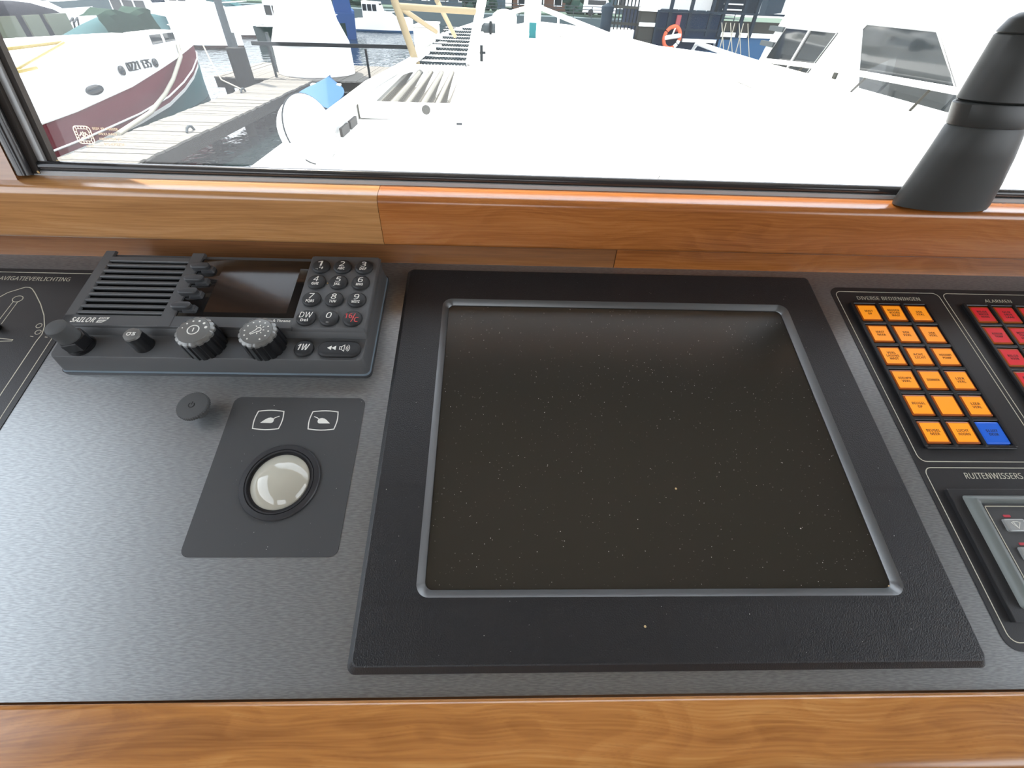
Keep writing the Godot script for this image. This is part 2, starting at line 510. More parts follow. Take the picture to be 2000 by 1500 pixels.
func woodwork_and_window():
	# upper rail: two planks butted together
	var prof := [Vector2(-0.302, 1.075), Vector2(-0.2875, 1.0735)]
	for i in 7:
		var a := -PI / 2 + PI / 2 * i / 6.0
		prof.append(Vector2(-0.2868 + 0.0040 * cos(a), 1.0777 + 0.0042 * sin(a)))
	for i in 7:
		var a := deg_to_rad(80.0) * i / 6.0
		prof.append(Vector2(-0.2890 + 0.0060 * cos(a), 1.1094 + 0.0060 * sin(a)))
	prof.append(Vector2(-0.302, 1.1180)); prof.append(Vector2(-0.311, 1.1186)); prof.append(Vector2(-0.311, 1.075))
	var rail := Node3D.new(); rail.name = "trim_1"; add_child(rail)
	tag(rail, "", ""); rail.set_meta("kind", "structure")
	part("plank", moulding(prof, -0.75, -0.0186), mats.wood_pale, rail)
	part("plank", moulding(prof, -0.0182, 1.20), mats.wood_red, rail)
	var strip := Node3D.new(); strip.name = "trim_2"; add_child(strip); strip.set_meta("kind", "structure")
	prof = [Vector2(-0.318, 1.036), Vector2(-0.3045, 1.036), Vector2(-0.3045, 1.0755), Vector2(-0.318, 1.0755)]
	part("plank", moulding(prof, -0.75, 0.1905), mats.wood_strip, strip)
	part("plank", moulding(prof, 0.1912, 1.20), mats.wood_red, strip)
	# rounded front edge of the console
	var fr := Node3D.new(); fr.name = "trim_3"; add_child(fr); fr.set_meta("kind", "structure")
	prof = []
	var base := Vector2(0.0145, 0.9452)
	prof.append(base + Vector2(0.0, -0.03)); prof.append(base + Vector2(0.036, -0.036))
	for i in 9:
		var a := -0.5 + (PI * 0.5 + 0.62) * i / 8.0
		prof.append(base + Vector2(0.0255 + 0.0105 * cos(a), -0.0115 + 0.0105 * sin(a)))
	prof.append(base + Vector2(0.012, 0.0015))
	for i in 5:
		var a := PI / 2 + PI / 2 * i / 4.0
		prof.append(base + Vector2(0.0045 + 0.0035 * cos(a), 0.0005 + 0.0035 * sin(a)))
	prof.append(base + Vector2(0.001, -0.004))
	part("bullnose", moulding(prof, -0.75, 1.20), mats.wood_front, fr)
	prof = [Vector2(0.016, 0.80), Vector2(0.0535, 0.80), Vector2(0.0535, 0.9045), Vector2(0.016, 0.9045)]
	part("apron_board", moulding(prof, -0.75, 0.322), mats.wood_strip, fr)
	part("apron_board", moulding(prof, 0.3225, 1.20), mats.wood_front, fr)
	# windscreen
	var w := Node3D.new(); w.name = "window_1"; add_child(w); w.set_meta("kind", "structure")
	var m := M.new()
	slab_v(m, -0.3025, 1.10, 1.121, 1.60, -0.3135, 0.005)
	part("pane", m, mats.pane, w)
	m = M.new()
	var f0 := -0.3192 + lean(1.121)
	var f1 := -0.3192 + lean(1.60)
	m.quad(Vector3(-0.3025, 1.121, f0), Vector3(1.10, 1.121, f0), Vector3(1.10, 1.60, f1), Vector3(-0.3025, 1.60, f1))
	part("dust_haze_film", m, mats.dust_haze_film, w)
	m = M.new(1.0, 40.0)
	m.tube([Vector3(-0.296, 1.1240, -0.3068), Vector3(1.10, 1.1240, -0.3068)], 0.0038, 12)
	m.box(Vector3(-0.296, 1.1195, -0.316), Vector3(1.10, 1.1243, -0.3075))
	part("rubber_bead", m, mats.gasket_black, w)
	m = M.new()
	m.box(Vector3(-0.305, 1.1165, -0.312), Vector3(1.10, 1.1212, -0.3025), 0.0006)
	part("glazing_bar", m, mats.aluminium, w)
	m = M.new(1.0, 40.0)
	m.tube([Vector3(-0.2990, 1.119, -0.2990), Vector3(-0.2990, 1.60, -0.2990 + lean(1.60))], 0.0052, 12)
	part("rubber_bead", m, mats.gasket_black, w)
	m = M.new()
	slab_v(m, -0.2955, -0.2895, 1.1195, 1.60, -0.303, 0.006)
	part("glazing_groove", m, mats.seal_brown, w)
	m = M.new()
	slab_v(m, -0.2905, -0.2845, 1.1205, 1.60, -0.3065, 0.005)
	part("glazing_bar", m, mats.aluminium, w)
	m = M.new()
	slab_v(m, -0.2855, -0.2800, 1.1215, 1.60, -0.309, 0.005)
	part("sealant", m, mats.seal_brown, w)
	m = M.new()
	slab_v(m, -0.3255, -0.303, 1.114, 1.60, -0.296, 0.03)
	part("jamb", m, mats.wood_strip, w)
	# transfer sticker low on the glass
	var st := Node3D.new(); st.name = numbered("window_sticker"); add_child(st)
	tag(st, "small gold transfer badge with lines of gold lettering stuck low on the windscreen glass", "sticker")
	var an := atan(0.2016)
	st.transform = Transform3D(Basis(Vector3.RIGHT, -an) , Vector3(0, 1.145, -0.3131 + lean(1.145)))
	m = M.new(0.001)
	var cx := -250.2
	m.ribbon(M.rr(cx - 6.4, -6.0, cx + 6.4, 6.0, 2.5, 3), 0.7, 0.15, true)
	m.ribbon(M.rr(cx - 4.6, -4.2, cx + 4.6, 4.2, 1.5, 3), 0.45, 0.15, true)
	for i in 5:
		for s in [-1, 1]:
			m.ribbon([Vector2(cx - 4.4 + i * 2.2, s * 4.2), Vector2(cx - 4.4 + i * 2.2, s * 6.0)], 0.55, 0.15)
			if i > 0 and i < 4: m.ribbon([Vector2(cx + s * 4.6, -4.0 + i * 2.0), Vector2(cx + s * 6.4, -4.0 + i * 2.0)], 0.55, 0.15)
	for s in [-1, 1]:
		m.ribbon([Vector2(cx, -2.2), Vector2(cx + s * 1.4, 0.6), Vector2(cx + s * 2.0, 2.0)], 0.5, 0.15)
		m.ribbon([Vector2(cx + s * 0.8, 1.6), Vector2(cx + s * 2.4, 0.4), Vector2(cx + s * 3.6, -0.8)], 0.8, 0.15)
		m.ribbon([Vector2(cx + s * 0.9, -1.6), Vector2(cx + s * 3.2, -2.4)], 0.6, 0.15)
	m.ribbon([Vector2(cx, -2.4), Vector2(cx, 2.4)], 0.7, 0.15)
	part("badge", m, mats.gold_print, st)
	word("lettering", "BEDY KB LAEGEER", Vector3(-232.0, 4.6, 0.1), 1.7, 19.5, mats.gold_print, st, true)
	word("lettering", "HEELAND", Vector3(-231.5, 1.0, 0.1), 1.6, 14.0, mats.gold_print, st, true)
	word("lettering", "AMSHESTR 25", Vector3(-231.0, -2.4, 0.1), 1.6, 17.0, mats.gold_print, st, true)
	word("lettering", "072-4580254", Vector3(-229.5, -6.0, 0.1), 1.6, 15.5, mats.gold_print, st, true)
	word("lettering", "BEDY", Vector3(cx + 1.5, -7.8, 0.1), 1.2, 6.0, mats.gold_print, st, true)
	# wiper needle mark: a short dark twig lying against the pane
	m = M.new(1.0, 40.0)
	m.tube([Vector3(0.2152, 1.1245, -0.3128), Vector3(0.2172, 1.1285, -0.3131)], 0.00035, 6)
	part_tagged("twig", m, mats.dark_matt, "tiny dark twig caught at the foot of the windscreen right of centre", "twig")
	# crumbs of flaking sealant in the lower left corner
	for c in [[-0.2775, 1.1262, -0.3105, 0.0016], [-0.2735, 1.1252, -0.3095, 0.0010], [-0.2890, 1.1210, -0.3005, 0.0011]]:
		var cm := M.new(1.0, 30.0)
		cm.lathe(Vector3(c[0], c[1], c[2]), [Vector2(c[3] * 0.5, -c[3] * 0.5), Vector2(c[3], 0), Vector2(c[3] * 0.4, c[3] * 0.6)], 6)
		tag(part("crumb", cm, mats.crumb), ["biggest yellow crumb of sealant at the lower left window corner", "tiny yellow crumb of sealant right of the biggest at the window corner", "yellow crumb on the black bead at the lower left window corner"][[0.0016, 0.0010, 0.0011].find(c[3])], "crumb", "crumbs in the window corner")
	# tapered stand on the rail
	var sd := thing("tapered_stand", "tall black tapered plastic stand rising from the right end of the wooden rail", "stand", Transform3D(Basis(), Vector3(0.456, 1.1172, -0.2925)))
	m = M.new(1.0, 40.0)
	m.skin(oval_rings([[0.0, 0.0, 0.0405], [0.003, 0.0, 0.0410], [0.02, -0.0008, 0.0385], [0.04, -0.0030, 0.0345], [0.0585, -0.0060, 0.0300], [0.0600, -0.0062, 0.0285]]))
	part("base_cone", m, mats.stand_black, sd)
	m = M.new(1.0, 40.0)
	m.skin(oval_rings([[0.0592, -0.0062, 0.0270], [0.0600, -0.0064, 0.0296], [0.0612, -0.0066, 0.0302], [0.0735, -0.0110, 0.0300], [0.0745, -0.0112, 0.0290], [0.0748, -0.0113, 0.0270]]))
	part("collar", m, mats.stand_black, sd)
	m = M.new(1.0, 40.0)
	m.skin(oval_rings([[0.0752, -0.0110, 0.0270], [0.0762, -0.0110, 0.0290], [0.095, -0.0130, 0.0275], [0.1125, -0.0150, 0.0258], [0.1132, -0.0150, 0.0250]]))
	part("upper_sleeve", m, mats.stand_black, sd)
	m = M.new(1.0, 40.0)
	m.skin(oval_rings([[0.1134, -0.0150, 0.0250], [0.1142, -0.0150, 0.0258], [0.121, -0.0140, 0.0235], [0.124, -0.013, 0.0200], [0.1255, -0.012, 0.0130]]))
	part("end_cap", m, mats.stand_black, sd)

func oval_rings(st: Array) -> Array:
	var r := []
	for s in st:
		var ring := []
		for j in 40:
			var a := -TAU * j / 40.0
			ring.append(Vector3(s[1] + s[2] * cos(a), s[0], minf(0.0150, s[2] * 0.50) * sin(a)))
		r.append(ring)
	return r

func part_tagged(called: String, m, material: Material, label: String, category: String, group := "", at := Transform3D()) -> MeshInstance3D:
	var o := part(called, m, material, self, at)
	tag(o, label, category, group)
	return o

# ---------------------------------------------------------------- the console and what is on it
func rrp(x0: float, y0: float, x1: float, y1: float, r: float, n := 4) -> PackedVector2Array:
	return M.rr(x0, y0, x1, y1, r, n)

func console():
	var m := M.new(0.001)
	m.loft([rrp(-750, -15, 1200, 320.6, 0.5, 1), rrp(-750, -15, 1200, 320.6, 0.5, 1)], [-4.0, -0.05])
	var cp := thing("control_panel", "large sloping dark grey brushed metal console panel under the windscreen", "console", CT)
	part("panel_plate", m, mats.brushed_panel, cp)
	monitor()
	radio()
	trackball()
	rubber_cap()
	nav_panel()
	switch_panel()
	dust_flecks()

func monitor():
	var t := thing("flush_monitor", "big black flush-mounted monitor with wide matte bezel and switched-off screen", "monitor", con(0, 0))
	var m := M.new(0.001, 12.5)
	# outer box 374 x 307, opening 310 x 238
	m.loft([rrp(-3.4, -4.2, 377.0, 310.0, 5.0, 8), rrp(-3.4, -4.2, 377.0, 310.0, 5.0, 8), rrp(-0.6, -0.6, 374.6, 307.2, 4.0, 8), rrp(0.2, 0.2, 373.8, 306.4, 3.6, 8), rrp(32.1, 34.8, 342.1, 272.6, 8.0, 8), rrp(32.1, 34.8, 342.1, 272.6, 8.0, 8)],
		[0.0, 1.2, 4.6, 5.0, 5.0, 4.95], false, false)
	part("bezel", m, mats.black_powder, t)
	m = M.new(0.001, 50.0)
	m.loft([rrp(32.1, 34.8, 342.1, 272.6, 8.0, 8), rrp(36.6, 39.0, 337.6, 268.4, 5.0, 8), rrp(36.9, 39.3, 337.3, 268.1, 4.8, 8)], [4.98, 1.6, 1.0], false, false)
	part("inner_chamfer", m, mats.chamfer_edge, t)
	m = M.new(0.001)
	m.loft([rrp(36.9, 39.3, 337.3, 268.1, 4.8, 8), rrp(37.1, 39.5, 337.1, 267.9, 4.8, 8)], [1.02, 0.0], false, false)
	part("inner_wall", m, mats.screen_black, t)
	m = M.new(0.001)
	m.loft([rrp(34.0, 36.0, 340.0, 271.0, 3.0, 8), rrp(34.0, 36.0, 340.0, 271.0, 3.0, 8)], [0.05, 0.5], true, false)
	part("screen", m, mats.screen_glass, t)

func key_round(called: String, x: float, y: float, r: float, z0: float, z1: float, parent: Node) -> MeshInstance3D:
	var m := M.new(0.001, 50.0)
	m.loft([M.circ(0, 0, r, 28), M.circ(0, 0, r, 28), M.circ(0, 0, r - 0.7, 28), M.circ(0, 0, r - 1.9, 28), M.circ(0, 0, r * 0.4, 28)], [0.0, z1 - z0 - 1.3, z1 - z0 - 0.45, z1 - z0, z1 - z0 + 0.15], true, false)
	return part(called, m, mats.rubber_key, parent, Transform3D(Basis(), Vector3(x, y, z0) * 0.001))

func scallop(r: float, d: float, n: int, per := 6) -> PackedVector2Array:
	var p := PackedVector2Array()
	for i in n:
		for j in per:
			var a := TAU * (i + j / float(per)) / n
			p.append(Vector2(r - (d if j < per / 3 else 0.0), 0).rotated(a))
	return p

func big_knob(x: float, y: float, parent: Node) -> MeshInstance3D:
	var m := M.new(0.001, 30.0)
	var q := scallop(14.6, 0.8, 16)
	var q2 := scallop(13.9, 0.8, 16)
	m.loft([q, q, q2], [0.0, 1.0, 15.6], true, false)
	var k := part("rotary_knob", m, mats.knob_black, parent, Transform3D(Basis(), Vector3(x, y, 18.0) * 0.001))
	m = M.new(0.001, 30.0)
	m.loft([scallop(13.9, 0.7, 16), scallop(13.6, 0.7, 16), M.circ(0, 0, 11.4, 96), M.circ(0, 0, 11.2, 96), M.circ(0, 0, 11.0, 96), M.circ(0, 0, 6.0, 96)], [15.6, 17.0, 18.3, 18.1, 18.45, 18.9], true, false)
	part("knob_cap", m, mats.knob_cap, k)
	return k

func dot(m: M, x: float, y: float, r: float, z: float):
	m.loft([M.circ(x, y, r, 10), M.circ(x, y, r, 10)], [z - 0.25, z], true, false)

func radio():
	var t := thing("marine_radio", "charcoal marine radio set with speaker grille, small screen, keypad and knobs", "radio", con(0, 0))
	var m := M.new(0.001, 40.0)
	m.loft([rrp(-257.5, 192.5, -19.5, 301.0, 5.0), rrp(-257.5, 192.5, -19.5, 301.0, 5.0)], [0.0, 2.6])
	part("base_flange", m, mats.radio_side, t)
	m = M.new(0.001, 40.0)
	m.loft([rrp(-257.2, 193.0, -20.0, 300.6, 5.0), rrp(-256.6, 193.6, -20.6, 300.0, 5.0)], [2.6, 4.2])
	part("gasket", m, mats.radio_gasket, t)
	m = M.new(0.001, 40.0)
	m.loft([rrp(-256.6, 193.8, -20.6, 300.0, 4.5), rrp(-255.0, 197.2, -22.8, 298.8, 3.5), rrp(-254.5, 197.8, -23.4, 298.4, 3.2)], [4.2, 17.4, 18.0])
	m.loft([rrp(-255.2, 217.6, -22.2, 299.0, 1.5), rrp(-253.8, 220.4, -22.4, 298.0, 1.5), rrp(-253.2, 221.0, -23.0, 297.4, 1.2)], [17.5, 23.6, 24.0])
	# raised strips and the keypad block
	for r in [[-253.4, 220.8, -245.0, 300.6, 26.0], [-181.0, 220.8, -170.5, 299.4, 26.4], [-253.4, 220.8, -22.4, 231.4, 26.0]]:
		m.loft([rrp(r[0] - 0.3, r[1] - 0.3, r[2] + 0.3, r[3] + 0.3, 0.8, 2), rrp(r[0], r[1], r[2], r[3], 0.8, 2), rrp(r[0] + 0.5, r[1] + 0.5, r[2] - 0.5, r[3] - 0.5, 0.5, 2)], [23.9, r[4] - 0.5, r[4]], true, false)
	m.loft([rrp(-80.6, 219.8, -21.8, 299.8, 2.0), rrp(-79.6, 221.0, -22.6, 298.4, 2.0), rrp(-79.0, 221.6, -23.2, 297.8, 1.6)], [23.9, 26.5, 27.0], true, false)
	part("housing", m, mats.radio_plastic, t)
	m = M.new(0.001)
	m.loft([rrp(-245.0, 231.4, -181.0, 293.0, 0.2, 1), rrp(-245.0, 231.4, -181.0, 293.0, 0.2, 1)], [24.0, 24.12], true, false)
	part("grille_gap_shade", m, mats.grille_black, t)  # black plate paints deep shade into the gaps between slats
	var ys := [291.0, 284.4, 278.0, 271.7, 265.4, 259.2, 253.0, 246.8, 240.6, 234.4]
	for i in 10:
		m = M.new(0.001)
		var hh := 2.6 if i == 0 else 1.35
		m.loft([rrp(-245.2, ys[i] - hh, -180.8, ys[i] + hh, 0.2, 1), rrp(-245.2, ys[i] - hh, -180.8, ys[i] + hh, 0.2, 1), rrp(-245.2, ys[i] - hh + 0.5, -180.8, ys[i] + hh - 0.5, 0.2, 1)], [24.1, 25.7, 26.2], true, false)
		part("slat", m, mats.radio_plastic, t)
	m = M.new(0.001, 40.0)
	m.loft([rrp(-170.8, 231.4, -79.4, 293.4, 1.0, 2), rrp(-170.8, 231.4, -79.4, 293.4, 1.0, 2), rrp(-170.4, 231.8, -79.8, 293.0, 1.0, 2)], [24.0, 25.2, 25.5], true, false)
	var g := part("display_glass", m, mats.radio_glass, t)
	m = M.new(0.001)
	m.loft([rrp(-151.0, 236.0, -87.0, 285.6, 0.4, 2), rrp(-151.0, 236.0, -87.0, 285.6, 0.4, 2)], [25.4, 25.58], true, false)
	part("display_area", m, mats.radio_lcd, g)
	for y in [281.7, 267.8, 254.0, 239.4]:
		m = M.new(0.001, 50.0)
		m.loft([rrp(-167.0, y - 5.0, -155.8, y + 1.8, 1.2), rrp(-166.0, y - 4.2, -157.0, y + 1.8, 1.2)], [24.5, 28.0], true, false)
		m.loft([rrp(-174.6, y - 3.1, -159.6, y + 3.1, 2.9), rrp(-174.6, y - 3.1, -159.6, y + 3.1, 2.9), rrp(-173.8, y - 2.3, -160.4, y + 2.3, 2.2)], [26.0, 30.2, 30.8], true, false)
		part("soft_key", m, mats.radio_side, t)
	# keypad
	var xs := [-69.3, -51.4, -33.4]
	var ky := [285.2, 267.8, 249.3, 230.0]
	var cap := [["1", ". , * #"], ["2", "ABC"], ["3", "DEF"], ["4", "GHI"], ["5", "JKL"], ["6", "MNO"], ["7", "PQRS"], ["8", "TUV"], ["9", "WXYZ"], ["DW", "Del"], ["0", "_"], ["16/", "/C"]]
	for i in 12:
		var k := key_round("key", xs[i % 3], ky[i / 3], 7.5, 26.8, 29.6, t)
		if i == 11:
			word("legend", "16/", Vector3(-1.8, 1.4, 3.0), 4.6, 8.0, mats.print_red, k, false)
			word("legend", "/C", Vector3(2.4, -2.2, 3.0), 4.6, 5.6, mats.print_red, k, false)
		else:
			word("legend", cap[i][0], Vector3(0, 1.7, 3.0), 5.4, 9.4 if i == 9 else 4.0, mats.print_white, k, false, 0.1)
			word("legend", cap[i][1], Vector3(0, -3.4, 3.0), 2.6, (6.4 if cap[i][1].length() == 4 else 5.6) if i != 10 else 2.0, mats.print_white, k, true)
	var w1 := key_round("key", -69.0, 207.3, 7.4, 17.9, 20.8, t)
	word("legend", "1W", Vector3(0, 0, 3.05), 5.6, 8.6, mats.print_white, w1, true, 0.2)
	m = M.new(0.001, 50.0)
	m.loft([rrp(-16.4, -7.2, 16.4, 7.2, 7.0, 8), rrp(-16.4, -7.2, 16.4, 7.2, 7.0, 8), rrp(-15.7, -6.5, 15.7, 6.5, 6.3, 8), rrp(-14.6, -5.4, 14.6, 5.4, 5.2, 8)], [0.0, 1.6, 2.5, 2.9], true, false)
	var ov := part("key", m, mats.rubber_key, t, Transform3D(Basis(), Vector3(-42.0, 207.0, 17.9) * 0.001))
	m = M.new(0.001)
	for x in [-8.6, -5.2]:
		m.loft([PackedVector2Array([Vector2(x, 0), Vector2(x + 3.2, -2.0), Vector2(x + 3.2, 2.0)]), PackedVector2Array([Vector2(x, 0), Vector2(x + 3.2, -2.0), Vector2(x + 3.2, 2.0)])], [2.8, 3.02], true, false)
	m.ribbon([Vector2(0.8, -1.2), Vector2(2.2, -1.2), Vector2(4.4, -2.9), Vector2(4.4, 2.9), Vector2(2.2, 1.2), Vector2(0.8, 1.2)], 0.45, 3.02, true)
	m.ribbon([Vector2(2.2, -1.2), Vector2(2.2, 1.2)], 0.4, 3.02)
	for r in [1.8, 3.0, 4.2]:
		var arc := []
		for j in 7: arc.append(Vector2(4.2, 0) + Vector2(r, 0).rotated(-0.8 + 1.6 * j / 6.0))
		m.ribbon(arc, 0.45, 3.02)
	part("legend", m, mats.print_white, ov)
	# knobs
	var k1 := big_knob(-143.0, 210.0, t)
	m = M.new(0.001)
	for i in 6:
		var a := PI * (0.93 - 0.165 * i)
		dot(m, 8.6 * cos(a), 8.6 * sin(a), 0.45 + 0.13 * i, 18.85)
	var ringp := []
	for j in 24: ringp.append(Vector2(4.0, 0).rotated(TAU * j / 24) + Vector2(0, 0.2))
	m.ribbon(ringp, 0.75, 19.0, true)
	m.ribbon([Vector2(0.0, -1.4), Vector2(0.0, 2.0)], 0.75, 19.0)
	part("marking", m, mats.print_white, k1)
	var k2 := big_knob(-97.6, 210.2, t)
	m = M.new(0.001)
	for i in 11:
		var a := PI * (1.32 - 0.165 * i)
		dot(m, 8.6 * cos(a), 8.6 * sin(a), 0.6, 18.85)
	for i in 6:
		var a := PI * (0.72 - 0.25 * i)
		m.ribbon([Vector2(1.4, 1.2) + Vector2(3.0, 0).rotated(a), Vector2(1.4, 1.2) + Vector2(4.3, 0).rotated(a)], 0.7, 19.0)
	var bulb := []
	for j in 13: bulb.append(Vector2(1.4, 1.2) + Vector2(1.8, 0).rotated(-PI * 0.55 - PI * 0.4 * 0 + (-PI * 0.0) + TAU * 0.80 * j / 12.0))
	bulb.append(Vector2(-4.0, -2.4)); bulb.append(Vector2(-3.2, -3.2))
	m.ribbon(bulb, 0.6, 19.05, true)
	part("marking", m, mats.print_white, k2)
	# squelch knob
	m = M.new(0.001, 35.0)
	m.loft([M.circ(0, 0, 7.0, 30), scallop(6.7, 0.5, 5), scallop(6.2, 0.5, 5)], [0.0, 2.0, 13.6], true, false)
	var k3 := part("rotary_knob", m, mats.knob_black, t, Transform3D(Basis(), Vector3(-189.2, 208.4, 18.0) * 0.001))
	m = M.new(0.001, 35.0)
	m.loft([scallop(6.2, 0.4, 5), scallop(5.7, 0.3, 5), M.circ(0, 0, 3.0, 30)], [13.6, 14.8, 15.2], true, false)
	part("knob_cap", m, mats.knob_cap, k3)
	m = M.new(0.001)
	var o := []
	for j in 16: o.append(Vector2(-1.5, -0.2) + Vector2(1.3, 0).rotated(TAU * j / 16))
	m.ribbon(o, 0.6, 15.4, true)
	m.ribbon([Vector2(-1.4, 1.1), Vector2(0.4, 1.1)], 0.5, 15.4)
	m.ribbon([Vector2(3.4, 1.0), Vector2(1.6, 1.2), Vector2(1.2, 0.5), Vector2(2.9, -0.2), Vector2(2.9, -1.1), Vector2(0.8, -1.2)], 0.6, 15.4)
	part("marking", m, mats.print_white, k3)
	# capped socket
	m = M.new(0.001, 35.0)
	m.loft([M.circ(0, 0, 9.6, 32), M.circ(0, 0, 9.6, 32)], [18.0, 18.4], true, false)
	m.loft([M.circ(0, 0, 8.2, 32), M.circ(0, 0, 8.2, 32)], [18.0, 20.6], true, false)
	var hex := M.circ(0, 0, 9.4, 6)
	var hex2 := M.circ(0, 0, 8.6, 6)
	m.loft([hex2, hex, hex, hex2], [20.6, 21.3, 28.6, 29.2], true, true)
	var sk := part("socket_nut", m, mats.knob_black, t, Transform3D(Basis(Vector3(0, 0, 1), 0.3), Vector3(-235.4, 207.4, 0) * 0.001))
	m = M.new(0.001, 40.0)
	m.loft([M.circ(0, 0, 7.4, 32), M.circ(0, 0, 7.6, 32), M.circ(0, 0, 7.3, 32), M.circ(0, 0, 7.3, 32), M.circ(0, 0, 6.9, 32), M.circ(0, 0, 5.9, 32), M.circ(0, 0, 3.0, 32)], [29.0, 30.5, 31.0, 40.0, 41.2, 41.8, 42.0], true, false)
	part("socket_cap", m, mats.rubber_grey, sk)
	word("lettering", "SAILOR", Vector3(-237.0, 226.0, 26.05), 4.6, 17.5, mats.print_white, t, true, 0.22)
	m = M.new(0.001)
	m.loft([PackedVector2Array([Vector2(-226.6, 226.7), Vector2(-219.4, 226.7), Vector2(-218.4, 228.7), Vector2(-225.6, 228.7)]), PackedVector2Array([Vector2(-226.6, 226.7), Vector2(-219.4, 226.7), Vector2(-218.4, 228.7), Vector2(-225.6, 228.7)])], [25.9, 26.1], true, false)
	m.loft([PackedVector2Array([Vector2(-226.8, 223.6), Vector2(-222.6, 223.6), Vector2(-219.6, 226.0), Vector2(-226.0, 226.0)]), PackedVector2Array([Vector2(-226.8, 223.6), Vector2(-222.6, 223.6), Vector2(-219.6, 226.0), Vector2(-226.0, 226.0)])], [25.9, 26.1], true, false)
	part("logo_flash", m, mats.print_white, t)
	word("lettering", "6248", Vector3(-222.6, 227.7, 26.12), 1.3, 5.0, mats.radio_side, t, true)
	word("lettering", "VHF", Vector3(-223.6, 224.8, 26.12), 1.3, 3.6, mats.radio_side, t, true)
	word("lettering", "Thrane & Thrane", Vector3(-94.0, 228.2, 26.05), 2.2, 25.0, mats.print_white, t, true)

func trackball():
	var t := thing("trackball_panel", "flat grey trackball panel with milky ball left of the monitor", "trackball", con(0, 0))
	var m := M.new(0.001)
	m.loft([rrp(-119.8, 58.7, -20.9, 174.2, 5.5, 6), rrp(-119.8, 58.7, -20.9, 174.2, 5.5, 6)], [0.0, 0.35], true, false)
	part("overlay", m, mats.membrane_grey, t)
	m = M.new(0.001, 40.0)
	m.lathe(Vector3(-69.2, 108.0, 0), [Vector2(27.0, 0.2), Vector2(27.0, 1.2), Vector2(26.4, 1.9), Vector2(23.3, 2.2), Vector2(22.9, 1.4), Vector2(22.6, 2.0), Vector2(21.6, 2.0), Vector2(21.2, 0.4)], 64)
	part("ring", m, mats.track_ring, t)
	m = M.new(0.001, 60.0)
	var prof := []
	for i in 17:
		var a := deg_to_rad(25.0 + 65.0 * i / 16.0)
		prof.append(Vector2(25.0 * cos(a) if i < 16 else 0.05, 25.0 * sin(a) - 15.0))
	m.lathe(Vector3(-69.2, 108.0, 0), prof, 64)
	part("ball", m, mats.track_ball, t)
	for s in [1.0, -1.0]:
		var cx := -90.0 if s > 0 else -49.6
		m = M.new(0.001)
		var pts := []
		var c4 := [Vector2(-9.6, -7.1), Vector2(9.2, -7.1), Vector2(9.6, 7.1), Vector2(-9.2, 7.1)]
		for i in 4:
			var a: Vector2 = c4[i]
			var b: Vector2 = c4[(i + 1) % 4]
			for j in 6:
				var f := j / 6.0
				var d := (b - a).normalized()
				pts.append(a.lerp(b, f) + Vector2(d.y, -d.x) * 0.9 * sin(PI * f) + Vector2(cx, 155.1))
		m.ribbon(pts, 0.75, 0.45, true)
		var body := PackedVector2Array()
		for p in [[-5.4, -2.2], [-4.6, -1.4], [-2.4, 0.6], [-0.6, 1.8], [1.2, 2.2], [3.0, 1.8], [4.0, 0.6], [4.0, -0.8], [3.4, -1.9], [2.4, -2.3]]:
			body.append(Vector2(p[0] * s + cx, p[1] + 154.8))
		if s < 0: body.reverse()
		m.loft([body, body], [0.3, 0.45], true, false)
		m.ribbon([Vector2(cx + 3.2 * s, 155.8), Vector2(cx + 4.6 * s, 157.0), Vector2(cx + 6.4 * s, 157.8), Vector2(cx + 7.4 * s, 158.2)], 0.6, 0.45)
		part("mouse_symbol", m, mats.print_white, t)

func rubber_cap():
	var t := thing("power_cap", "round grey rubber power cap standing on the console beside the trackball panel", "button", con(-141.0, 160.8))
	var m := M.new(0.001, 35.0)
	m.loft([M.circ(0, 0, 5.0, 24), M.circ(0, 0, 4.2, 24)], [0.0, 8.6], true, false)
	part("stem", m, mats.rubber_grey, t)
	m = M.new(0.001, 28.0)
	var a := scallop(11.2, 0.35, 44, 3)
	m.loft([scallop(9.6, 0.2, 44, 3), a, a, scallop(10.5, 0.2, 44, 3), M.circ(0, 0, 5.5, 132), M.circ(0, 0, 1.5, 132)], [8.3, 9.0, 11.2, 11.9, 12.5, 12.6], true, true)
	var c := part("cap", m, mats.rubber_grey, t)
	m = M.new(0.001)
	var arc := []
	for j in 15: arc.append(Vector2(0, 0) + Vector2(2.0, 0).rotated(PI * 0.72 + TAU * 0.78 * j / 14.0))
	m.ribbon(arc, 0.5, 12.75, false, 0.4)
	m.ribbon([Vector2(0, 0.2), Vector2(0, 2.6)], 0.5, 12.75, false, 0.4)
	part("power_symbol", m, mats.knob_black, c)

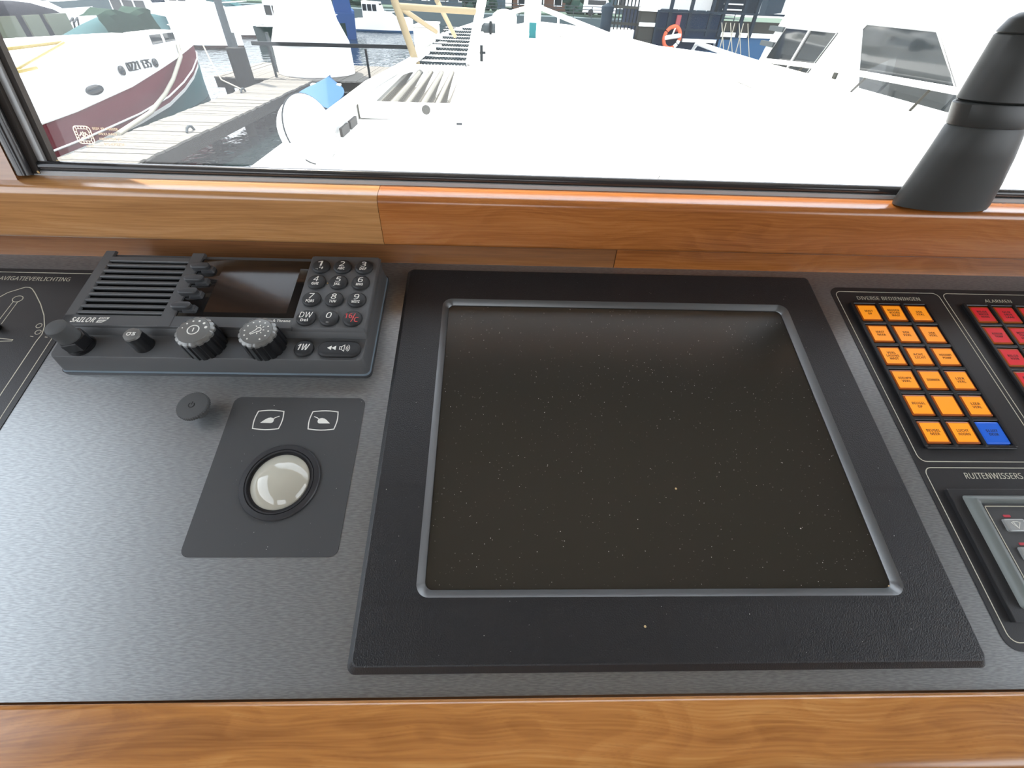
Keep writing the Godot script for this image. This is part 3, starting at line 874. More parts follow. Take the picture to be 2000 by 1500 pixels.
func nav_panel():
	var t := thing("navigation_light_panel", "black printed navigation light panel with boat outline at the left edge", "panel", con(0, 0))
	var m := M.new(0.001)
	m.loft([rrp(-560, 60, -277.6, 302.0, 4, 3), rrp(-560, 60, -277.6, 302.0, 4, 3)], [0.0, 0.35], true, false)
	part("overlay", m, mats.print_black, t)
	m = M.new(0.001)
	m.ribbon([Vector2(-282.2, 70), Vector2(-282.2, 297.6), Vector2(-555, 297.6)], 0.6, 0.45)
	part("frame_line", m, mats.print_cream, t)
	m = M.new(0.001)
	var right := [Vector2(-292.9, 66), Vector2(-292.9, 223.0), Vector2(-292.1, 230.3), Vector2(-294.3, 238.6), Vector2(-300.7, 250.0), Vector2(-309.5, 261.7), Vector2(-320.3, 273.7), Vector2(-325.2, 278.4), Vector2(-328.4, 280.2), Vector2(-331.9, 280.4), Vector2(-343.2, 273.8), Vector2(-348, 267.5)]
	m.ribbon(right, 0.7, 0.45)
	m.ribbon([Vector2(-348, 267.5), Vector2(-356, 255), Vector2(-362, 240), Vector2(-365, 222), Vector2(-365, 66)], 0.7, 0.45)
	part("boat_outline", m, mats.print_cream, t)
	m = M.new(0.001)
	var el := []
	for j in 20: el.append(Vector2(-331.2, 267.0) + Vector2(4.1 * cos(TAU * j / 20), 3.4 * sin(TAU * j / 20)))
	m.ribbon(el, 0.6, 0.45, true)
	m.ribbon([Vector2(-333.2, 263.5), Vector2(-333.7, 240.0)], 0.5, 0.45)
	m.ribbon([Vector2(-329.4, 263.5), Vector2(-329.5, 240.0)], 0.5, 0.45)
	for c in [Vector2(-298.9, 238.9), Vector2(-296.2, 232.3)]:
		el = []
		for j in 14: el.append(c + Vector2(2.2, 0).rotated(TAU * j / 14))
		m.ribbon(el, 0.5, 0.45, true)
	m.ribbon([Vector2(-300.2, 228.2), Vector2(-297.4, 227.6)], 0.5, 0.45)
	m.ribbon([Vector2(-288.4, 227.6), Vector2(-286.2, 227.4)], 0.5, 0.45)
	m.ribbon([Vector2(-340, 225.5), Vector2(-322.8, 225.5), Vector2(-311.9, 224.6), Vector2(-311.9, 223.2), Vector2(-322, 222.6), Vector2(-340, 222.6)], 0.5, 0.45)
	m.ribbon([Vector2(-340, 207.0), Vector2(-313, 207.0), Vector2(-313.0, 203.0), Vector2(-340, 203.0)], 0.5, 0.45)
	part("light_symbol", m, mats.print_cream, t)
	word("lettering", "NAVIGATIEVERLICHTING", Vector3(-331.0, 290.2, 0.45), 4.4, 64.0, mats.print_cream, t, false)
	var k := thing("toggle_switch", "small black toggle switch at the left edge of the navigation light panel", "switch", con(-331.5, 234.8, 0.35))
	m = M.new(0.001, 40.0)
	m.lathe(Vector3.ZERO, [Vector2(4.6, 0.0), Vector2(4.6, 1.6), Vector2(4.0, 2.2), Vector2(3.2, 2.4)], 18)
	part("bush", m, mats.knob_black, k)
	m = M.new(0.001, 40.0)
	m.lathe(Vector3.ZERO, [Vector2(1.6, 2.0), Vector2(2.2, 9.0), Vector2(2.3, 11.0), Vector2(1.2, 12.2)], 14)
	part("lever", m, mats.knob_black, k)

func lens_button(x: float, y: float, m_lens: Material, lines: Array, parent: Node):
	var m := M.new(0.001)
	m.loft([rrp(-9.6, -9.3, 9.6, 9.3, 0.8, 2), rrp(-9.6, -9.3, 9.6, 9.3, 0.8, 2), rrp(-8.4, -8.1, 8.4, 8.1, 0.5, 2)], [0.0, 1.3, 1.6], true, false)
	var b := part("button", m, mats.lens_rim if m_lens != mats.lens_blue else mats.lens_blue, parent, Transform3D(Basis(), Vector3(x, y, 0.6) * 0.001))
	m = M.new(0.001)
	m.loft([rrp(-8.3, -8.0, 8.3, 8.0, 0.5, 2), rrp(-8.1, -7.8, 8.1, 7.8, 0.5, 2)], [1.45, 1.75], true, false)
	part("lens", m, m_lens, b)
	for i in lines.size():
		word("legend", lines[i], Vector3(0, 3.0 * ((lines.size() - 1) / 2.0 - i), 1.8), 2.1, minf(11.0, lines[i].length() * 1.9), mats.print_brown if m_lens == mats.lens_orange else mats.dark_matt, b, true)

func button_block(called: String, label: String, x0: float, y1: float, nx: int, ny: int, cell: Callable) -> Node3D:
	var t := thing(called, label, "button block", con(0, 0, 0.42))
	var p := 23.8
	var m := M.new(0.001)
	m.loft([rrp(x0 - 0.6, y1 - p * ny - 0.6, x0 + p * nx + 0.6, y1 + 0.6, 0.8, 2), rrp(x0 - 0.6, y1 - p * ny - 0.6, x0 + p * nx + 0.6, y1 + 0.6, 0.8, 2)], [0.0, 0.6], true, false)
	for i in nx + 1:
		m.box(Vector3(x0 + i * p - 1.5, y1 - p * ny, 0.5), Vector3(x0 + i * p + 1.5, y1, 2.9), 0.5)
	for j in ny + 1:
		m.box(Vector3(x0, y1 - j * p - 1.5, 0.5), Vector3(x0 + nx * p, y1 - j * p + 1.5, 2.6), 0.5)
	part("bezel_grid", m, mats.knob_black, t)
	for j in ny:
		for i in nx:
			cell.call(t, i, j, x0 + (i + 0.5) * p, y1 - (j + 0.5) * p)
	return t

func switch_panel():
	var t := thing("switch_panel", "black printed switch panel with white frame lines right of the monitor", "panel", con(0, 0))
	var m := M.new(0.001)
	m.loft([rrp(395.2, 3.6, 760, 299.8, 9.0, 6), rrp(395.2, 3.6, 760, 299.8, 9.0, 6)], [0.0, 0.35], true, false)
	part("overlay", m, mats.print_black, t)
	for f in [[399.4, 125.6, 500.4, 294.6, 5.5], [504.6, 125.6, 606.0, 294.6, 5.5], [399.4, 8.4, 606.0, 120.8, 5.5]]:
		m = M.new(0.001)
		m.ribbon(M.rr(f[0], f[1], f[2], f[3], f[4], 5), 0.6, 0.45, true)
		part("frame_line", m, mats.print_cream, t)
	word("lettering", "DIVERSE BEDIENINGEN", Vector3(448.8, 286.8, 0.45), 4.0, 61.0, mats.print_cream, t)
	word("lettering", "ALARMEN", Vector3(556.4, 286.2, 0.45), 3.8, 26.5, mats.print_cream, t)
	word("lettering", "RUITENWISSERS", Vector3(450.4, 114.6, 0.45), 4.4, 44.4, mats.print_cream, t)
	var txt := [["MAST", "OP"], ["MIDDEN", "BOORD", "MAST"], ["DEK", "VERL"], ["MAST", "NEER"], ["DEK", "VERL"], ["DEK", "VERL"], ["VERL", "LADING", "MAST"], ["ACHT.", "LICHT"], ["HOOGWT", "POMP"], ["KOELWTR", "VERL"], ["DIMMER"], ["LIER", "VERL"], ["BEUGEL", "OP"], [], ["LIER", "VERL"], ["BEUGEL", "NEER"], ["LUCHT", "HOORN"], ["SLUIT", "DEUR"]]
	button_block("orange_button_block", "block of three by six square buttons, all orange but one blue", 408.1, 279.6, 3, 6, func(p, i, j, x, y):
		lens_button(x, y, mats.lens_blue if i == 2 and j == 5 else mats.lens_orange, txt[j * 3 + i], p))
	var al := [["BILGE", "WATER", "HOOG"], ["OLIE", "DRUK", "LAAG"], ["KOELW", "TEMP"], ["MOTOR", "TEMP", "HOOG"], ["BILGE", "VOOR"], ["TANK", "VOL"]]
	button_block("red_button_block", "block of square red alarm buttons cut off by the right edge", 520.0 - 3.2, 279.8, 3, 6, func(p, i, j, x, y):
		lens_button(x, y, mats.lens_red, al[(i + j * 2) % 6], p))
	# wiper control
	var w := thing("wiper_control", "grey framed wiper control unit with silver keys at the lower right edge", "control unit", con(0, 0, 0.42))
	m = M.new(0.001)
	m.loft([rrp(406.2, 19.4, 600, 104.0, 0.6, 2), rrp(406.2, 19.4, 600, 104.0, 0.6, 2), rrp(406.6, 19.8, 600, 103.6, 0.5, 2)], [0.0, 2.4, 2.7], true, false)
	part("mounting_plate", m, mats.print_black, w)
	m = M.new(0.001, 40.0)
	m.loft([rrp(414.4, 26.6, 594, 99.2, 2.2), rrp(415.2, 27.4, 593.2, 98.4, 2.0), rrp(417.6, 29.8, 590.8, 96.4, 1.6), rrp(419.0, 31.2, 589.4, 95.4, 1.4), rrp(422.6, 34.8, 586, 93.6, 0.6), rrp(423.0, 35.2, 585.6, 93.2, 0.5)], [2.6, 5.2, 7.4, 7.6, 6.0, 3.4], false, false)
	part("frame", m, mats.grey_frame, w)
	m = M.new(0.001)
	m.loft([rrp(422.5, 34.6, 586.1, 93.8, 0.6, 2), rrp(422.5, 34.6, 586.1, 93.8, 0.6, 2)], [2.6, 3.6], true, false)
	part("face", m, mats.membrane_grey, w)
	m = M.new(0.001)
	m.ribbon(M.rr(426.4, 38.6, 582, 91.2, 0.8, 2), 0.7, 3.72, true)
	part("frame_line", m, mats.print_cream, w)
	for j in 3:
		for i in 3:
			var x := 440.5 + i * 21.5
			var y := 78.0 - j * 18.6
			m = M.new(0.001)
			m.loft([rrp(x - 4.6, y + 5.4, x + 0.6, y + 7.4, 0.6, 2), rrp(x - 4.4, y + 5.6, x + 0.4, y + 7.2, 0.5, 2)], [3.5, 4.0], true, false)
			part("indicator", m, mats.led_red, w)
			m = M.new(0.001, 40.0)
			m.loft([rrp(-7.6, -4.3, 7.6, 4.3, 1.2, 3), rrp(-7.4, -4.1, 7.4, 4.1, 1.2, 3), rrp(-6.4, -3.3, 6.4, 3.3, 0.9, 3), rrp(-6.2, -3.1, 6.2, 3.1, 0.8, 3)], [0.0, 1.6, 1.9, 1.5], true, false)
			var b := part("key", m, mats.silver_key, w, Transform3D(Basis(), Vector3(x, y, 3.5) * 0.001))
			m = M.new(0.001)
			m.ribbon([Vector2(0.2, -2.3), Vector2(-3.2, 1.6), Vector2(-1.4, 2.3), Vector2(1.4, 2.3), Vector2(3.0, 1.6), Vector2(0.2, -2.3)], 0.4, 1.75)
			m.ribbon([Vector2(0.2, -2.6), Vector2(-1.6, 2.4)], 0.5, 1.75)
			part("wiper_symbol", m, mats.print_white, b)

func dust_flecks():
	var fl := M.new(0.001)
	fl.loft([M.circ(0, 0, 0.16, 5), M.circ(0, 0, 0.1, 5)], [0.0, 0.1], true, false)
	var mm := MultiMesh.new()
	mm.transform_format = MultiMesh.TRANSFORM_3D
	mm.mesh = fl.mesh()
	var xf := []
	for i in 2100:
		var x := rng.randf_range(38, 336)
		var y := rng.randf_range(41, 267)
		var z := 0.5
		if i > 1500:
			x = rng.randf_range(2, 372); y = rng.randf_range(2, 304); z = 5.0
			if x > 31 and x < 343 and y > 34 and y < 273: continue
		if i > 1900:
			x = rng.randf_range(-118, -22); y = rng.randf_range(60, 172); z = 0.35
			if Vector2(x + 69.2, y - 108).length() < 28: continue
		var s := 0.5 + 1.2 * pow(rng.randf(), 4.0)
		if rng.randf() < 0.02: s *= 1.8
		xf.append(CT * Transform3D(Basis(Vector3(0, 0, 1), rng.randf() * TAU).scaled(Vector3(s, s * rng.randf_range(0.6, 1.0), s)), Vector3(x, y, z) * 0.001))
	mm.instance_count = xf.size()
	for i in xf.size(): mm.set_instance_transform(i, xf[i])
	var o := MultiMeshInstance3D.new()
	o.name = numbered("dust")
	o.multimesh = mm
	o.material_override = mats.dust
	add_child(o)
	tag(o, "pale specks of dust scattered over the monitor and trackball panel", "dust")
	o.set_meta("kind", "stuff")
	for c in [[208.5, 104.0, 0.5, 0.8], [171.0, 18.6, 5.0, 0.8], [336.0, 40.2, 0.5, 0.9], [-60.4, 267.0, 27.0, 0.7]]:
		var cm := M.new(0.001, 30.0)
		cm.lathe(Vector3.ZERO, [Vector2(c[3] * 0.6, 0), Vector2(c[3], 0.3), Vector2(c[3] * 0.5, 0.8)], 6)
		tag(part("crumb", cm, mats.crumb, self, con(c[0], c[1], c[2])), ["pale crumb lying on the screen right of its middle", "pale crumb lying on the bezel below the screen", "yellowish crumb in the lower right corner of the screen", "tiny yellow crumb between the keys 4 and 5 of the radio"][[208.5, 171.0, 336.0, -60.4].find(c[0])], "crumb", "crumbs on the instruments")

# ---------------------------------------------------------------- own foredeck
func own_foredeck():
	# stations: z, port x, starboard x, deck y, port bulwark top, starboard bulwark top
	var st := [[-0.42, -1.46, 3.9, 0.12, 0.33, 0.48], [-3.0, -1.48, 3.9, 0.13, 0.34, 0.49], [-6.4, -1.56, 4.1, 0.18, 0.35, 0.50], [-8.6, -1.43, 4.2, 0.22, 0.36, 0.50], [-9.8, -1.36, 4.15, 0.26, 0.38, 0.50], [-11.2, -1.18, 3.3, 0.24, 0.42, 0.50], [-13.0, -0.9, 3.12, 0.21, 0.44, 0.50], [-15.2, -0.2, 2.9, 0.20, 0.46, 0.52], [-16.8, 0.45, 2.1, 0.24, 0.50, 0.55], [-17.9, 1.12, 1.22, 0.40, 0.55, 0.56]]
	var t := thing("foredeck", "broad white foredeck of the boat itself beyond the windscreen", "deck")
	var d := M.new(1.0, 30.0)
	var h := M.new(1.0, 30.0)
	var bw := [M.new(1.0, 30.0), M.new(1.0, 30.0)]
	var rings := []
	for s in st:
		var row := []
		for i in 9:
			var f := i / 8.0
			row.append(Vector3(lerpf(s[1], s[2], f), s[3] + 0.06 * sin(PI * f), s[0]))
		rings.append(row)
	for i in rings.size() - 1:
		for j in 8:
			d.quad(rings[i][j], rings[i][j + 1], rings[i + 1][j + 1], rings[i + 1][j])
		var a = st[i]
		var b = st[i + 1]
		for sd in [0, 1]:
			var xa: float = a[1 + sd]
			var xb: float = b[1 + sd]
			var o := -1.0 if sd == 0 else 1.0
			var pa := Vector3(xa, a[4 + sd], a[0]); var pb := Vector3(xb, b[4 + sd], b[0])
			var qa := Vector3(xa - o * 0.2, -1.757, a[0]); var qb := Vector3(xb - o * 0.2, -1.757, b[0] + 0.4)
			if sd == 0: h.quad(qb, qa, pa, pb)
			else: h.quad(qa, qb, pb, pa)
			bw[sd].beam(pa + Vector3(-o * 0.05, -0.13, 0), pb + Vector3(-o * 0.05, -0.13, 0), 0.07, 0.26)
			bw[sd].beam(pa + Vector3(-o * 0.05, 0, 0), pb + Vector3(-o * 0.05, 0, 0), 0.16, 0.04)
	part("deck_plate", d, mats.deck_paint, t)
	part("hull_side", h, mats.white_paint, t)
	for sd in 2: part("bulwark", bw[sd], mats.white_paint, t)
	for z in [-2.75, -3.05, -4.55, -4.85]:
		var m := M.new()
		m.box(Vector3(-1.385, 0.20, z - 0.12), Vector3(-1.36, 0.27, z + 0.12))
		part("scupper", m, mats.dark_matt, t)
	# grated hatch on the port side deck
	var ht := thing("deck_hatch", "white framed deck hatch with a corrugated steel grating, before the ladder", "hatch", Transform3D(Basis(Vector3.UP, 0.02), Vector3(-0.90, 0.18, -7.0)))
	for b in [[Vector3(-0.56, 0, 1.52), Vector3(0.54, 0.14, 1.66)], [Vector3(-0.56, 0, -1.70), Vector3(0.44, 0.14, -1.58)], [Vector3(-0.56, 0, -1.58), Vector3(-0.47, 0.14, 1.52)], [Vector3(0.40, 0, -1.58), Vector3(0.54, 0.14, 1.52)]]:
		var m := M.new()
		m.box(b[0], b[1], 0.01)
		part("coaming", m, mats.white_paint, ht)
	var g := M.new(1.0, 50.0)
	var prev := []
	for i in 49:
		var x := -0.47 + 0.87 * i / 48.0
		var y := 0.055 + 0.028 * cos(TAU * (x + 0.47) / 0.174)
		prev.append(Vector3(x, y, 0))
	for i in 48:
		g.quad(prev[i] + Vector3(0, 0, 1.52), prev[i + 1] + Vector3(0, 0, 1.52), prev[i + 1] - Vector3(0, 0, 1.58), prev[i] - Vector3(0, 0, 1.58))
	part("corrugated_grating", g, mats.grating_sheet, ht)
	g = M.new()
	for j in 46:
		var z := 1.46 - j * 0.066
		for i in 48:
			if cos(TAU * (prev[i].x + 0.47) / 0.174) > 0.55: continue
			var up := Vector3(0, 0.006, 0)
			var dz := Vector3(0, 0, 0.016)
			g.quad(prev[i] + up + dz + Vector3(0, 0, z), prev[i + 1] + up + dz + Vector3(0, 0, z), prev[i + 1] + up - dz + Vector3(0, 0, z), prev[i] + up - dz + Vector3(0, 0, z))
	var rb := part("grating_rib", g, mats.grating_steel, ht)
	rb.set_meta("kind", "stuff")
	g = M.new(1.0, 40.0)
	g.lathe(Vector3(0.155, 0.10, 1.66), [Vector2(0.045, 0.0), Vector2(0.045, 0.02), Vector2(0.03, 0.03)], 16)
	part("lock", g, mats.grating_steel, ht)
	# ladder of perforated treads
	var ld := thing("deck_ladder", "white deck ladder with ten perforated steel risers behind the hatch", "ladder")
	for i in 10:
		var f := i / 9.0
		var z := lerpf(-8.95, -13.2, f)
		var y := lerpf(0.255, 0.50, f)
		var x0 := lerpf(-1.28, -1.27, f)
		var x1 := lerpf(-0.50, -0.60, f)
		var m := M.new()
		m.box(Vector3(x0, y - 0.02, z - 0.44), Vector3(x1, y + 0.065, z - 0.03))
		var td := part("tread", m, mats.white_paint, ld)
		m = M.new()
		m.box(Vector3(x0, y - 0.055, z - 0.03), Vector3(x1, y - 0.038, z)); m.box(Vector3(x0, y + 0.068, z - 0.03), Vector3(x1, y + 0.080, z))
		var n := 14
		for j in n:
			var w := (x1 - x0) / n
			var c := Vector2(x0 + w * (j + 0.5), y + 0.015)
			var ring := []
			for q in 10: ring.append(c + Vector2(w * 0.47 * cos(TAU * q / 10), 0.052 * sin(TAU * q / 10)))
			m.ribbon(ring, 0.018, z, true, 0.02)
		part("riser", m, mats.tread_steel, td)
	var lk := thing("deck_locker", "white locker on the port side of the foredeck left of the ladder", "locker")
	var m2 := M.new()
	m2.box(Vector3(-1.66, 0.20, -12.6), Vector3(-1.31, 0.66, -11.0), 0.02)
	part("body", m2, mats.white_paint, lk)
	m2 = M.new()
	m2.box(Vector3(-1.68, 0.665, -12.62), Vector3(-1.29, 0.70, -10.98), 0.01)
	part("lid", m2, mats.white_paint, lk)
	# gallows frame
	var gf := thing("gallows_frame", "cream painted steel tube frame standing over the foredeck ladder", "frame")
	for a in [[Vector3(-1.30, 0.20, -8.95), Vector3(-1.86, 1.95, -8.95), 0.058, "post"], [Vector3(-0.46, 0.28, -9.3), Vector3(-0.02, 1.95, -9.3), 0.075, "post"], [Vector3(-1.57, 1.02, -8.95), Vector3(-0.32, 0.985, -9.3), 0.045, "cross_tube"], [Vector3(-1.60, 1.05, -8.95), Vector3(-1.2, 0.62, -10.9), 0.04, "brace"], [Vector3(-1.0, 1.10, -9.6), Vector3(-0.86, 0.55, -11.2), 0.04, "brace"]]:
		m2 = M.new(1.0, 50.0)
		m2.tube([a[0], a[1]], a[2], 14)
		part(a[3], m2, mats.cream_paint if a[2] != 0.075 else mats.white_paint, gf)
	# made-up white solid for a blurred white area, then the ventilator
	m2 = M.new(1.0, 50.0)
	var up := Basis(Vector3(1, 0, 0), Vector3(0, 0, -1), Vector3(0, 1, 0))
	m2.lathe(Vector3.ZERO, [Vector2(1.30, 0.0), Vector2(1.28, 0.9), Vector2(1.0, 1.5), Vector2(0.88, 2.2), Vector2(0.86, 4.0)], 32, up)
	part_tagged("white_filler", m2, mats.white_paint, "broad made-up white stack standing on the cross pier behind the round ventilator", "filler", "", Transform3D(Basis(), Vector3(-6.55, -1.15, -19.3)))
	var cv := thing("cowl_ventilator", "round white cowl ventilator on the port deck close to the windscreen", "ventilator", Transform3D(Basis(), Vector3(-1.39, 0.12, -3.75)))
	m2 = M.new(1.0, 50.0)
	m2.lathe(Vector3.ZERO, [Vector2(0.16, 0.0), Vector2(0.16, 0.025), Vector2(0.125, 0.035), Vector2(0.11, 0.20)], 28, up)
	part("base", m2, mats.white_paint, cv)
	var ax := Vector3(0.86, 0.24, 0.42).normalized()
	var sx := ax.cross(Vector3.UP).normalized()
	var bs := Basis(sx, ax.cross(sx), ax)
	m2 = M.new(1.0, 50.0)
	var pr := []
	for i in 12: pr.append(Vector2(maxf(0.001, 0.215 * sin(PI / 2 * i / 11.0)), -0.20 * cos(PI / 2 * i / 11.0)))
	pr.append(Vector2(0.225, 0.02)); pr.append(Vector2(0.235, 0.03)); pr.append(Vector2(0.235, 0.045)); pr.append(Vector2(0.21, 0.055)); pr.append(Vector2(0.10, 0.085)); pr.append(Vector2(0.002, 0.095))
	m2.lathe(Vector3(-0.02, 0.275, 0), pr, 40, bs)
	part("cowl", m2, mats.white_paint, cv)
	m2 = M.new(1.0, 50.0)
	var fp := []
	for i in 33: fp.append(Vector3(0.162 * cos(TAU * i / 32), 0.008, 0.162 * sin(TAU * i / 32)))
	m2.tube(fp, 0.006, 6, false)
	part("foot_shadow", m2, mats.rail_dark, cv)  # dark ring paints the shadow round the base flange
	m2 = M.new(1.0, 50.0)
	var rp := []
	for i in 33: rp.append(Vector3(-0.02, 0.275, 0) + bs * Vector3(0.236 * cos(TAU * i / 32), 0.236 * sin(TAU * i / 32), 0.038))
	m2.tube(rp, 0.007, 6, false)
	part("rim", m2, mats.rail_dark, cv)  # dark tube paints the shaded outer edge of the rim
	# bow
	var bp := thing("bow_post", "square white bow post with a dark slot at the tip of the foredeck", "post")
	m2 = M.new()
	m2.box(Vector3(0.74, 0.46, -16.3), Vector3(1.2, 2.2, -15.95), 0.02)
	part("post", m2, mats.white_paint, bp)
	m2 = M.new()
	m2.box(Vector3(0.885, 0.28, -15.96), Vector3(1.085, 0.62, -15.93))
	part("slot", m2, mats.hull_teal, bp)
	var br := thing("bow_rail", "white tubular guard rail running round the bow", "railing")
	for r in [[Vector3(-1.5, 0.42, -10.4), Vector3(-0.98, 0.52, -13), Vector3(0.0, 0.74, -15.2), Vector3(0.9, 0.94, -16.6)], [Vector3(1.2, 0.94, -16.6), Vector3(2.13, 0.69, -13.4), Vector3(2.97, 0.47, -12.3)]]:
		m2 = M.new(1.0, 50.0)
		m2.tube(r, 0.055, 10)
		part("top_rail", m2, mats.white_paint, br)
	for s in [Vector3(-0.6, 0.60, -13.9), Vector3(0.0, 0.74, -15.2), Vector3(1.62, 0.83, -15.1), Vector3(2.1, 0.69, -13.5), Vector3(2.62, 0.56, -12.75)]:
		m2 = M.new(1.0, 50.0)
		m2.tube([s, Vector3(s.x, 0.36, s.z)], 0.03, 8)
		part("stanchion", m2, mats.white_paint, br)
	var bh := thing("bow_hood", "low white domed hood beside the bow post", "ventilator", Transform3D(Basis(), Vector3(0.17, 0.44, -15.6)))
	m2 = M.new(1.0, 50.0)
	m2.lathe(Vector3.ZERO, [Vector2(0.34, 0.0), Vector2(0.34, 0.30), Vector2(0.30, 0.36), Vector2(0.2, 0.42), Vector2(0.08, 0.45), Vector2(0.01, 0.455)], 28, up)
	part("dome", m2, mats.white_paint, bh)
	var wl := thing("anchor_winch", "grey anchor winch with small drums left of the bow post", "winch", Transform3D(Basis(), Vector3(-0.35, 0.42, -14.3)))
	m2 = M.new(1.0, 40.0)
	m2.tube([Vector3(-0.28, 0.12, 0), Vector3(0.28, 0.12, 0)], 0.10, 14)
	part("drum", m2, mats.pile_grey, wl)
	for x in [-0.16, 0.16]:
		m2 = M.new()
		m2.box(Vector3(x - 0.03, 0, -0.15), Vector3(x + 0.03, 0.26, 0.15), 0.01)
		part("bracket", m2, mats.rail_dark, wl)
	m2 = M.new(1.0, 40.0)
	m2.tube([Vector3(-0.25, 0.34, -9.2), Vector3(-0.25, 0.56, -9.2)], 0.025, 8)
	m2.tube([Vector3(-0.28, 0.46, -9.2), Vector3(-0.18, 0.46, -9.2)], 0.02, 8)
	part_tagged("cleat", m2, mats.rail_dark, "small dark upright cleat right of the ladder on the foredeck", "cleat")
	m2 = M.new(1.0, 40.0)
	m2.tube([Vector3(-0.37, 0.215, -5.05), Vector3(-0.31, 0.215, -5.05)], 0.012, 8)
	part_tagged("deck_eye", m2, mats.rail_dark, "tiny dark eye bolt on the deck beside the hatch", "bolt")

# ---------------------------------------------------------------- water, piers, far shore
func harbour():
	var m := M.new()
	m.box(Vector3(-160, -3.2, -170), Vector3(160, -1.76, 30))
	var wtr := part_tagged("water", m, mats.water, "dark green harbour water between the boats and piers", "water")
	wtr.set_meta("kind", "stuff")
	# finger pier along the port side
	var p := thing("finger_pier", "weathered wooden finger pier running along the red and white boat", "pier")
	var z := -3.6
	while z > -17.5:
		m = M.new()
		var dy := rng.randf_range(-0.006, 0.006)
		m.box(Vector3(-7.62 + rng.randf_range(-0.02, 0.02), -1.20 + dy, z - 0.142), Vector3(-6.20 + rng.randf_range(-0.02, 0.02), -1.16 + dy, z))
		part("plank", m, mats.pier_wood, p)
		z -= 0.15
	for x in [-7.5, -6.24]:
		m = M.new()
		m.box(Vector3(x - 0.05, -1.42, -17.6), Vector3(x + 0.05, -1.205, -3.6))
		part("beam", m, mats.pier_beam, p)
	for zz in [-6.0, -9.4, -12.8, -16.2]:
		for x in [-7.4, -6.38]:
			m = M.new(1.0, 50.0)
			m.tube([Vector3(x, -1.757, zz), Vector3(x, -1.21, zz)], 0.12, 10)
			part("pile", m, mats.pile_dark, p)
	for zz in [-10.4, -15.0]:
		var cl := thing("mooring_cleat", ["rusty mooring cleat on the pier edge by the cowl ventilator", "mooring cleat on the pier where the bow rope is tied"][0 if zz > -12 else 1], "cleat", Transform3D(Basis(), Vector3(-6.45 if zz > -12 else -7.35, -1.155, zz)))
		m = M.new(1.0, 40.0)
		m.tube([Vector3(0, 0, -0.14), Vector3(0, 0.07, -0.09), Vector3(0, 0.09, 0), Vector3(0, 0.07, 0.09), Vector3(0, 0, 0.14)], 0.025, 8)
		part("bar", m, mats.pile_grey, cl)
	# cross pier
	var q := thing("cross_pier", "wide wooden cross pier at the head of the berths", "pier")
	var x := -9.45
	while x < -1.6:
		m = M.new()
		var dy := rng.randf_range(-0.006, 0.006)
		m.box(Vector3(x, -1.20 + dy, -21.6), Vector3(x + 0.17, -1.16 + dy, -17.62))
		part("plank", m, mats.pier_wood, q)
		x += 0.18
	for zz in [-17.7, -21.5]:
		m = M.new()
		m.box(Vector3(-9.45, -1.46, zz - 0.06), Vector3(-1.6, -1.205, zz + 0.06))
		part("beam", m, mats.pier_beam, q)
	for xx in [-9.2, -7, -4.4, -2]:
		m = M.new(1.0, 50.0)
		m.tube([Vector3(xx, -1.757, -17.9), Vector3(xx, -1.21, -17.9)], 0.14, 10)
		part("pile", m, mats.pile_dark, q)
	# railing on the cross pier
	var r := thing("pier_railing", "thin black handrail on posts along the cross pier", "railing")
	m = M.new()
	m.beam(Vector3(-8.0, -0.26, -17.9), Vector3(-1.9, -0.19, -17.9), 0.09, 0.10)
	part("handrail", m, mats.rail_dark, r)
	for xx in [-7.5, -4.36]:
		m = M.new()
		m.beam(Vector3(xx, -1.155, -17.9), Vector3(xx, -0.29, -17.9), 0.06, 0.06)
		part("post", m, mats.rail_dark, r)
	# piles and poles
	m = M.new(1.0, 50.0)
	m.tube([Vector3(-8.44, -1.155, -17.4), Vector3(-8.42, 2.2, -17.4)], 0.11, 12)
	part_tagged("lamp_pole", m, mats.pile_grey, "tall grey lamp pole standing on the cross pier beside the dark pile", "pole")
	m = M.new(1.0, 50.0)
	m.tube([Vector3(-8.1, -1.757, -16.9), Vector3(-8.1, -0.30, -16.9)], 0.27, 16)
	part_tagged("mooring_pile", m, mats.pile_dark, "stout dark wooden mooring pile at the head of the finger pier", "pile")
	for s in [[-9.15, -0.1, -19.2, 0.05, "thin grey post left of the lamp pole"], [-7.98, -0.05, -19.2, 0.05, "thin dark post right of the lamp pole on the cross pier"]]:
		m = M.new(1.0, 50.0)
		m.tube([Vector3(s[0], -1.155, s[2]), Vector3(s[0], s[1], s[2])], s[3], 10)
		part_tagged("pier_post", m, mats.pile_grey, s[4], "post")
	m = M.new(1.0, 50.0)
	m.tube([Vector3(3.0, -1.757, -15.6), Vector3(3.0, 0.92, -15.6)], 0.15, 14)
	m.lathe(Vector3(3.0, 0.92, -15.6), [Vector2(0.17, 0.0), Vector2(0.17, 0.12), Vector2(0.02, 0.2)], 14, Basis(Vector3(1, 0, 0), Vector3(0, 0, -1), Vector3(0, 1, 0)))
	part_tagged("steel_pile", m, mats.steel_blue, "blue grey steel mooring pile just right of the bow", "pile")
	# far shore
	m = M.new()
	m.box(Vector3(-70, -1.757, -90), Vector3(60, -0.62, -62))
	struct("ground", m, mats.quay_stone)
	m = M.new()
	m.box(Vector3(-70, -0.615, -90), Vector3(60, -0.45, -66))
	part_tagged("grass_bank", m, mats.grass, "strip of green grass along the far quay", "grass").set_meta("kind", "stuff")
	var fr := thing("quay_railing", "pale railing along the far quay behind the bow", "railing")
	for yy in [-0.15, 0.1, 0.35]:
		m = M.new()
		m.box(Vector3(-8, yy - 0.03, -62.6), Vector3(26, yy + 0.03, -62.5))
		part("rail", m, mats.pile_grey, fr)
